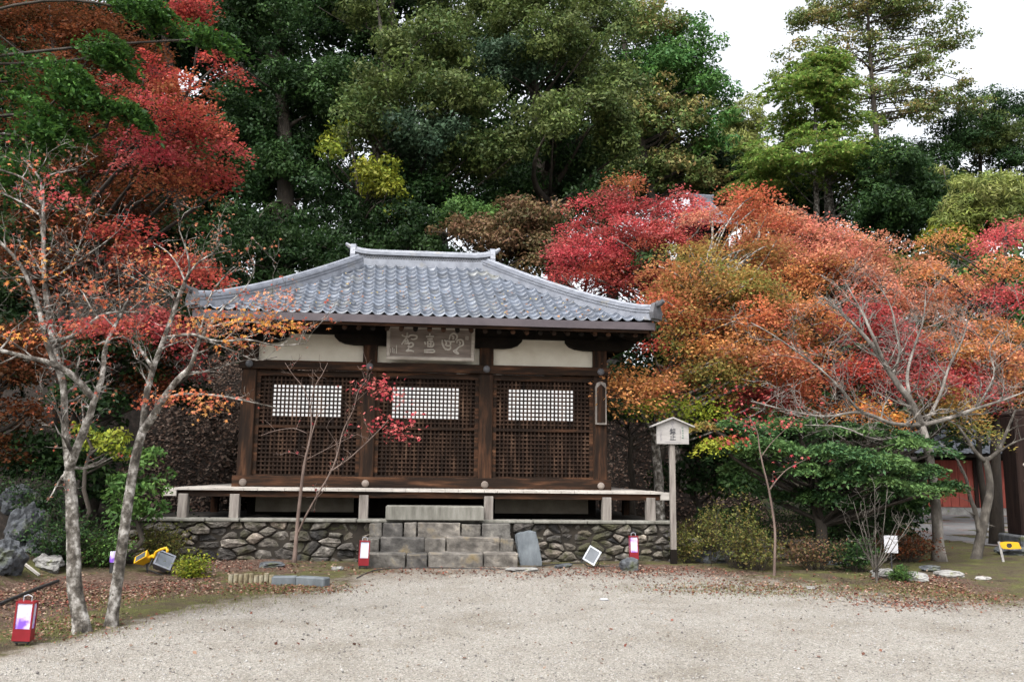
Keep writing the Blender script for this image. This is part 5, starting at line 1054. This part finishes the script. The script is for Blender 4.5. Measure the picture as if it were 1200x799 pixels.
# --- flood lamps
def flood(px, py, Y, label, w_, h_, rz, rx, ry, body, hgt, yoke=True, loc=None):
    P = at(px, py, Y) if loc is None else np.array(loc); g_ = float(G(P[0], P[1]))
    e = empty('flood_lamp', (P[0], P[1], g_), rz, label, 'lamp')
    R = Matrix.Translation((0, 0, hgt)) @ Matrix.Rotation(ry, 4, 'Y') @ Matrix.Rotation(rx, 4, 'X'); d = .16
    def put(mb, name, mat, par=e): mb.v = [tuple(R @ Vector(v)) for v in mb.v]; return mb.build(name, mat, par)
    q = MB(); a, b_ = w_/2, h_/2
    vs = [(-a, -d*.4, -b_), (a, -d*.4, -b_), (a, -d*.4, b_), (-a, -d*.4, b_), (-a*.62, d*.6, -b_*.62), (a*.62, d*.6, -b_*.62), (a*.62, d*.6, b_*.62), (-a*.62, d*.6, b_*.62)]
    q.add(vs, [(0, 1, 2, 3), (7, 6, 5, 4), (0, 4, 5, 1), (1, 5, 6, 2), (2, 6, 7, 3), (3, 7, 4, 0)])
    for k in range(5): q.box((-a*.5+k*a*.25, d*.66, 0), (.008, .05, h_*.55))
    b = put(q, 'housing', M[body])
    q = MB(); t = .022
    for z in (-b_+t/2, b_-t/2): q.box((0, -d*.4-.012, z), (w_, .022, t))
    for x in (-a+t/2, a-t/2): q.box((x, -d*.4-.012, 0), (t, .021, h_-2*t))
    put(q, 'front_frame', M[body]); q = MB(); q.box((0, -d*.4-.006, 0), (w_-2*t, .008, h_-2*t)); put(q, 'glass', M['lens'])
    if yoke:
        q = MB(); q.tube([(-a-.02, 0, 0), (-a-.02, .02, -b_-.05), (a+.02, .02, -b_-.05), (a+.02, 0, 0)], .010, 6); put(q, 'bracket', M['blackrubber'])
    q = MB(); q.tube([(.02, .05, .04), (.15, .12, .01), (.4, .2, .012), (.7, .1, .012)], .006, 5); q.build('cable', M['blackrubber'], e)
    return e
e = flood(190, 668, 12.35, 'grey flood lamp lying tilted on the moss with a yellow clamp', .25, .24, radians(25), radians(-35), radians(24), 'greymetal', .17)
Pl = at(172, 662, 12.3); gl = float(G(Pl[0], Pl[1])); e = empty('work_lamp', (Pl[0], Pl[1], gl), radians(-15), 'yellow clamp work lamp leaning against the grey flood lamp', 'lamp')
q = MB(); R = Matrix.Translation((-.05, 0, .20)) @ Matrix.Rotation(radians(-28), 4, 'Y') @ Matrix.Rotation(radians(-40), 4, 'X')
q.add([R @ Vector(v) for v in [(-.11, -.07, -.06), (.11, -.07, -.06), (.11, -.07, .06), (-.11, -.07, .06), (-.06, .06, -.035), (.06, .06, -.035), (.06, .06, .035), (-.06, .06, .035)]], [(0, 1, 2, 3), (7, 6, 5, 4), (0, 4, 5, 1), (1, 5, 6, 2), (2, 6, 7, 3), (3, 7, 4, 0)]); q.build('housing', M['yellow'], e)
q = MB(); q.add([R @ Vector(v) for v in [(-.085, -.074, -.045), (.085, -.074, -.045), (.085, -.074, .045), (-.085, -.074, .045), (-.085, -.071, -.045), (.085, -.071, -.045), (.085, -.071, .045), (-.085, -.071, .045)]], [(0, 1, 2, 3), (7, 6, 5, 4), (0, 4, 5, 1), (1, 5, 6, 2), (2, 6, 7, 3), (3, 7, 4, 0)]); q.build('glass', M['lens'], e)
q = MB(); q.tube([(.02, 0, .22), (.08, 0, .25), (.12, -.02, .24), (.15, -.02, .31), (.22, -.02, .345), (.31, -.02, .37), (.335, -.02, .335), (.33, -.02, .31)], [.022, .024, .022, .018, .018, .018, .018, .015], 8); q.build('handle', M['yellow'], e)
q = MB(); q.tube([(-.02, .02, .14), (-.01, .05, -.02)], .012, 6); q.build('stake', M['blackrubber'], e)
flood(695, 652, 13.6, 'silver flood lamp tilted on the ground before the right part of the stone wall', .21, .24, radians(-22), radians(-12), radians(28), 'silver', .17)
# --- right side: white notice, yellow plate, gate pillar, red walled building
P = at(1045, 655, 13.4); g_ = float(G(P[0], P[1])); e = empty('notice_plate', (P[0], P[1], g_), radians(-6), 'small pale blank notice plate on a short stake behind the bare shrub', 'sign')
MB().tube([(0, .02, -.05), (0, .02, .5)], .012, 6).build('stake', M['blackrubber'], e); MB().box((0, 0, .42), (.20, .012, .26), ch=.002).build('plate', M['white'], e)
P = gnd(1176, 657); e = empty('stake_with_plate', tuple(P), radians(-12), 'yellow plate with a round hole fixed to a pale wooden stake', 'marker')
q = MB(); q.tube([(0, 0, -.05), (-.055, 0, .33)], .026, 4); q.build('stake', M['signwood'], e)
q = MB(); cx, cz, rr_h = .10, .27, .045; n = 16
out = [(-.05, .32), (.05, .335), (.15, .335), (.25, .33), (.27, .28), (.29, .22), (.2, .215), (.12, .21), (.06, .21), (.0, .21), (-.03, .235), (-.04, .27)]
ang = sorted(range(len(out)), key=lambda k: math.atan2(out[k][1]-cz, out[k][0]-cx)); out = [out[k] for k in ang]; n = len(out)
inn = [(cx+rr_h*cos(math.atan2(o_[1]-cz, o_[0]-cx)), cz+rr_h*sin(math.atan2(o_[1]-cz, o_[0]-cx))) for o_ in out]
vs = [(x, -.032, z) for x, z in out]+[(x, -.032, z) for x, z in inn]+[(x, -.026, z) for x, z in out]+[(x, -.026, z) for x, z in inn]
fs = [(k, (k+1) % n, n+(k+1) % n, n+k) for k in range(n)]+[(2*n+k, 3*n+k, 3*n+(k+1) % n, 2*n+(k+1) % n) for k in range(n)]+[(k, 2*n+k, 2*n+(k+1) % n, (k+1) % n) for k in range(n)]+[(n+k, n+(k+1) % n, 3*n+(k+1) % n, 3*n+k) for k in range(n)]
q.add(vs, fs); q.build('plate', M['yellow'], e)
q = MB(); q.tube([(cx, -.024, cz), (cx, -.012, cz)], .05, 14); q.build('hole_backing', M['blackrubber'], e)
YG = 17.6; P = at(1212, 640, YG); g_ = float(G(P[0], P[1])); e = empty('gate_pillar', (P[0], P[1], g_), radians(-4), 'dark wooden gate pillar on a stone base at the right edge', 'gate pillar')
MB().box((0, 0, .14), (.95, .95, .34), ch=.03).build('base_stone', M['rock'], e)
MB().box((0, 0, 1.50), (.72, .60, 2.4), ch=.03).build('pillar', M['gatewood'], e)
q = MB(); q.prism([(-.36, 2.7), (.36, 2.7), (.36, 2.74), (.2, 2.82), (0, 2.85), (-.2, 2.82), (-.36, 2.74)], -.30, .30); q.build('top_cap', M['gatewood'], e)
q = MB()
for x in (-.05,): q.box((x, -.305, 1.5), (.03, .012, 2.3))
q.build('edge_strip', M['wood_black'], e)
for z in (.72, 1.05, 1.38, 1.7): MB().tube([(-.22, -.30, z), (-.22, -.318, z), (-.22, -.325, z)], [.035, .032, .01], 10).build('nail_cover', M['plaqueframe'], e)
YW = 33.; P0 = at(1085, 597, YW); P1 = at(1290, 599, YW-1.0); g_ = float(G(P0[0], P0[1])); L = float(np.hypot(*(P1-P0)[:2])); a = math.atan2(P1[1]-P0[1], P1[0]-P0[0])
e = empty('red_walled_building', (P0[0], P0[1], .12), a, 'low red boarded building with grey tiled roof beyond the path at right', 'building')
MB().box((L/2, 1.5, .12), (L+.3, 3.3, .30)).build('stone_base', M['palerock'], e)
q = MB(); k = int(L/.3)
for i in range(k): q.box((i*L/k+L/k/2, 0, 1.1+.06), (L/k-.015, .06, 1.75))
q.build('board_wall', M['redwall'], e)
for i in range(0, k+1, 6): MB().box((i*L/k, -.02, 1.15), (.14, .14, 1.85)).build('post', M['gatewood'], e)
MB().box((L/2, .0, 2.1), (L+.4, .14, .12)).build('beam', M['wood_black'], e)
MB().box((L/2, 1.6, 1.15), (L, 2.9, 1.8)).build('wall_core', M['wood_black'], e)
mb = MB(); n = int((L+1.6)/.28); 
for sgn in (-1, 1):
    vs = []; 
    for i in range(n*4+1):
        x = -.8+i*.07; wv = .035*max(0, cos(2*pi*i/4))
        for t in range(7): vs.append((x, 1.5+sgn*(2.3-2.3*t/6), 2.28+.62*(t/6)**1.15+wv+(.02 if t % 2 else 0)))
    mb.add(vs, [(i*7+t, i*7+t+1, i*7+t+8, i*7+t+7) for i in range(n*4) for t in range(6)])
mb.build('roof', M['farroof'], e)
mb = strip([(-.8+(n*.28)*i/8, 1.5, 2.91) for i in range(9)], [(.34, -.05, .1), (.28, .101, .2), (.34, .201, .24)], 'r', None); mb.tube([(-.8, 1.5, 3.17), (-.8+n*.28, 1.5, 3.17)], .09, 8); mb.build('roof_ridge', M['farroof'], e)
MB().box((L/2, -.72, 2.2), (L+1.4, .05, .12)).build('eave_board', M['wood_black'], e)
# --- small pagoda roof seen among the trees
YP = 27; P = at(829, 262, YP); g_ = float(G(P[0], P[1])); e = empty('small_pavilion', (P[0], P[1]+.8, g_), radians(10), 'small grey tiled pavilion roof showing above the maples among the trees', 'pavilion')
top = at(829, 219, YP)[2]-g_; hb = top-1.2
MB().box((0, 0, hb/2), (1.3, 1.3, hb)).build('wall', M['wood_black'], e)
q = MB(); vs = []; K = 6
for k in range(K+1):
    t = k/K; a_ = 1.05*(1-t)+.25*t; z = hb-.1+1.0*(.55*t+.45*t*t); vs += [(-a_, -a_, z), (a_, -a_, z), (a_, a_, z), (-a_, a_, z)]
q.add(vs, [(4*k+j, 4*k+(j+1) % 4, 4*k+4+(j+1) % 4, 4*k+4+j) for k in range(K) for j in range(4)]+[(3, 2, 1, 0), (4*K, 4*K+1, 4*K+2, 4*K+3)])
q.build('roof', M['farroof'], e)
q = MB(); q.box((0, 0, hb+.96), (.72, .3, .14)); q.box((0, 0, hb+1.08), (.60, .24, .08)); q.tube([(-.4, 0, hb+1.15), (.4, 0, hb+1.15)], .06, 8)
for sx in (-1, 1): q.tube([(sx*.38, 0, hb+1.08), (sx*.42, 0, hb+1.22)], [.08, .04], 6)
q.build('roof_ridge', M['farroof'], e)
# --- stones, curbs, planks
for i, (px, py, Y, sx, sy, sz, mt, rz, lab) in enumerate([
 (2, 655, 10.8, .42, .4, .5, 'rock', .2, 'big rounded grey rock at the left edge, lowest of the rock pile'), (24, 620, 11.4, .34, .3, .62, 'rock', .6, 'narrow upright grey rock beside the big rounded one at left'),
 (56, 660, 11.0, .36, .28, .22, 'palerock', .3, 'pale lumpy rock behind the leaning plank at left'), (50, 640, 11.9, .55, .4, .34, 'rock', .1, 'grey rock behind the pale lumpy rock at left'),
 (20, 590, 12.0, .5, .4, .55, 'rock', .9, 'grey rock high on the bank at left'), (62, 590, 12.3, .45, .4, .38, 'palerock', .4, 'pale topped rock, highest and rightmost on the left bank'), (82, 632, 12.4, .28, .3, .45, 'rock', 1.2, 'thin dark grey rock just left of the left pale trunk'),
 (40, 612, 11.8, .34, .3, .4, 'rock', 1.5, 'small grey rock in the middle of the left rock pile')]):
    P = gnd(px, py+sz*300/Y); zg = float(G(P[0], P[1])); P[2] = zg+sz*.3
    stone_obj('rock', tuple(P), (sx, sy, sz), M[mt], lab, 'rock', 10+i, rz, radians(12), radians(8), group='rocks piled on the left bank', boxy=.25, amp=.22)
b_ = gnd(46, 676); a_ = at(10, 646, b_[1]+.15); q = MB(); q.tube([a_, b_+np.array([0, 0, .02])], .02, 4); tag(q.build('plank', M['greywood']), 'narrow grey plank leaning on the rocks at left', 'plank')
q = MB(); cbl = [gnd(-10, 715), gnd(20, 702), gnd(50, 690), gnd(68, 683)]; q.tube([p+np.array([0, 0, .03]) for p in smooth_path(cbl)], .02, 6); tag(q.build('hose', M['blackrubber']), 'thin black hose lying on the moss at the left edge', 'hose')
for i, (px, py, sx, sy, sz, mt, rz, lab) in enumerate([
 (835, 658, .52, .34, .26, 'rock', .2, 'grey mossy boulder right of the wooden sign post'), (1036, 676, .36, .22, .15, 'palerock', .1, 'flat pale stone left of the fern clump on the moss'),
 (1074, 680, .34, .2, .15, 'palerock', -.5, 'pale slanting stone right of the fern clump'), (1112, 675, .36, .18, .11, 'palerock', -.3, 'pale wedge shaped stone in front of the leafless tree'),
 (1090, 668, .3, .2, .1, 'rock', 0, 'low grey stone behind the pale wedge shaped stone'), (950, 690, .12, .08, .05, 'palerock', 0, 'tiny white stone on the moss right of the red leaved sapling'), (985, 662, .5, .35, .26, 'rock', .5, 'dark mossy boulder left of the bare shrub'),
 (318, 664, .34, .28, .10, 'rock', 0, 'flat grey stone behind the low wooden curb'), (612, 668, .5, .3, .05, 'palerock', .4, 'flat stone at the foot of the leaning stone'), (660, 664, .42, .14, .06, 'rock', .9, 'narrow flat stone lying on the leaves right of the steps'),
 (1152, 679, .2, .12, .06, 'signwood', 0, 'small pale wooden block frame lying on the fallen leaves'), (395, 668, .16, .12, .07, 'palerock', 0, 'small white stone left of the middle lantern'), (708, 703, .10, .08, .03, 'white', 0, 'tiny white scrap on the gravel right of centre'),
 (1190, 650, .7, .4, .2, 'rock', .2, 'low stone beside the yellow plate at the right edge'), (250, 618, .6, .4, .3, 'rock', .3, 'dark mossy stone at the left end of the terrace')]):
    P = gnd(px, py); stone_obj('stone', (P[0], P[1], P[2]+sz*.28), (sx, sy, sz), M[mt], lab, 'stone', 80+i, rz, group='loose stones around the court', boxy=.35, amp=.16)
def path_px(pts): return [gnd(*p) for p in pts]
a_ = path_px([(318, 684), (349, 684), (384, 687)])
for i, (p, p2) in enumerate(((a_[0], a_[1]), (a_[1], a_[2]))):
    d = p2-p; L = float(np.hypot(d[0], d[1])); q = MB().box((L/2, 0, .02), (L-.02, .16, .17), ch=.015); o = q.build('curb_stone', M['bluestone']); o.location = tuple(p); o.rotation_euler = (0, 0, math.atan2(d[1], d[0]))
    tag(o, ('left' if i == 0 else 'right')+' one of two grey curb stones in front of the hall at left', 'curb stone', 'curb stones at left')
st = empty('log_edging', tuple(gnd(297, 681)), radians(10), 'row of short upright mossy wooden stakes left of the curb stones', 'edging')
r = random.Random(3)
for k in range(9):
    q = MB(); h_ = r.uniform(.08, .12); q.tube([(-.30+k*.068, -.03*k/3, -.05), (-.30+k*.068, -.03*k/3, h_)], .031, 8); q.build('stake', simple('mossy_stake', [(.3, (.10, .075, .04)), (.5, (.19, .16, .1)), (.7, (.28, .26, .2))], 9, rough=.9, fine=30) if k == 0 else bpy.data.materials['mossy_stake'], st)
# flat apron stones in front of the left wall
q = MB()

q = MB(); cb = [gnd(*p) for p in [(418, 678), (445, 668), (500, 666), (560, 667), (610, 667), (650, 662), (690, 660)]]
q.tube([p+np.array([0, 0, .015]) for p in smooth_path(cb, 6)], .008, 5); tag(q.build('cable', M['blackrubber']), 'thin black cable lying on the ground along the foot of the stone steps', 'cable')
r_ = np.random.default_rng(12); N = 260; u = r_.uniform(-3.3, 3.4, N); d = r_.beta(1.2, 2.2, N)*2.6; keep = np.abs(u) < 3.6-d*.9; u, d = u[keep], d[keep]
z = zprof(d)+.055; X = np.array([list(HW(a_, YC-HALF+b_, c_)) for a_, b_, c_ in zip(u, d, z)]); fo = Fol(13)
fo.leaves(X, nrm(np.array([0, -.45, .9])+fo.r.normal(0, .25, (len(X), 3))), fo.r.normal(size=(len(X), 3)), .028, .7, [(.3, .16, .08), (.22, .1, .05), (.3, .24, .12)])
o = fo.build('fallen_leaves', None, 'dead'); tag(o, 'few dry leaves caught on the tiled roof', kind='stuff')

# loose pebbles lying on the court: nobody could count them
r_ = np.random.default_rng(31); N = 30000; X = np.stack([r_.uniform(-5.5, 8, N), 4.5+8.5*r_.random(N)**1.25], -1); gg = np.interp(X[:, 0], GX, GY)-X[:, 1]; X = X[(gg > -.3+.8*r_.random(N)) & (np.abs(X[:, 0]) < X[:, 1]*.66)]; N = len(X)
S = r_.gamma(3.2, .0015, N)+.002; c_ = np.stack([X[:, 0], X[:, 1], G(X[:, 0], X[:, 1])+S*.35], -1)
O6 = np.array([[1, 0, 0], [-1, 0, 0], [0, 1, 0], [0, -1, 0], [0, 0, .75], [0, 0, -.75]]); th = r_.uniform(0, pi, N); ca, sa = np.cos(th), np.sin(th)
Vp = O6[None]*S[:, None, None]*r_.uniform(.7, 1.25, (N, 6, 1)); Vr = np.stack([Vp[..., 0]*ca[:, None]-Vp[..., 1]*sa[:, None], Vp[..., 0]*sa[:, None]+Vp[..., 1]*ca[:, None], Vp[..., 2]], -1)+c_[:, None]
F8 = np.array([[0, 2, 4], [2, 1, 4], [1, 3, 4], [3, 0, 4], [2, 0, 5], [1, 2, 5], [3, 1, 5], [0, 3, 5]]); Fp = (F8[None]+6*np.arange(N)[:, None, None]).reshape(-1, 3)
pc = np.array([(.28, .268, .25), (.33, .318, .3), (.19, .18, .17), (.38, .37, .355), (.25, .21, .17), (.13, .12, .115)])[r_.integers(0, 6, N)]
o = np_mesh('pebbles', Vr.reshape(-1, 3), Fp, M['dead'], None, np.repeat(pc, 8, 0)); tag(o, 'loose pale pebbles strewn over the gravel court', kind='stuff')
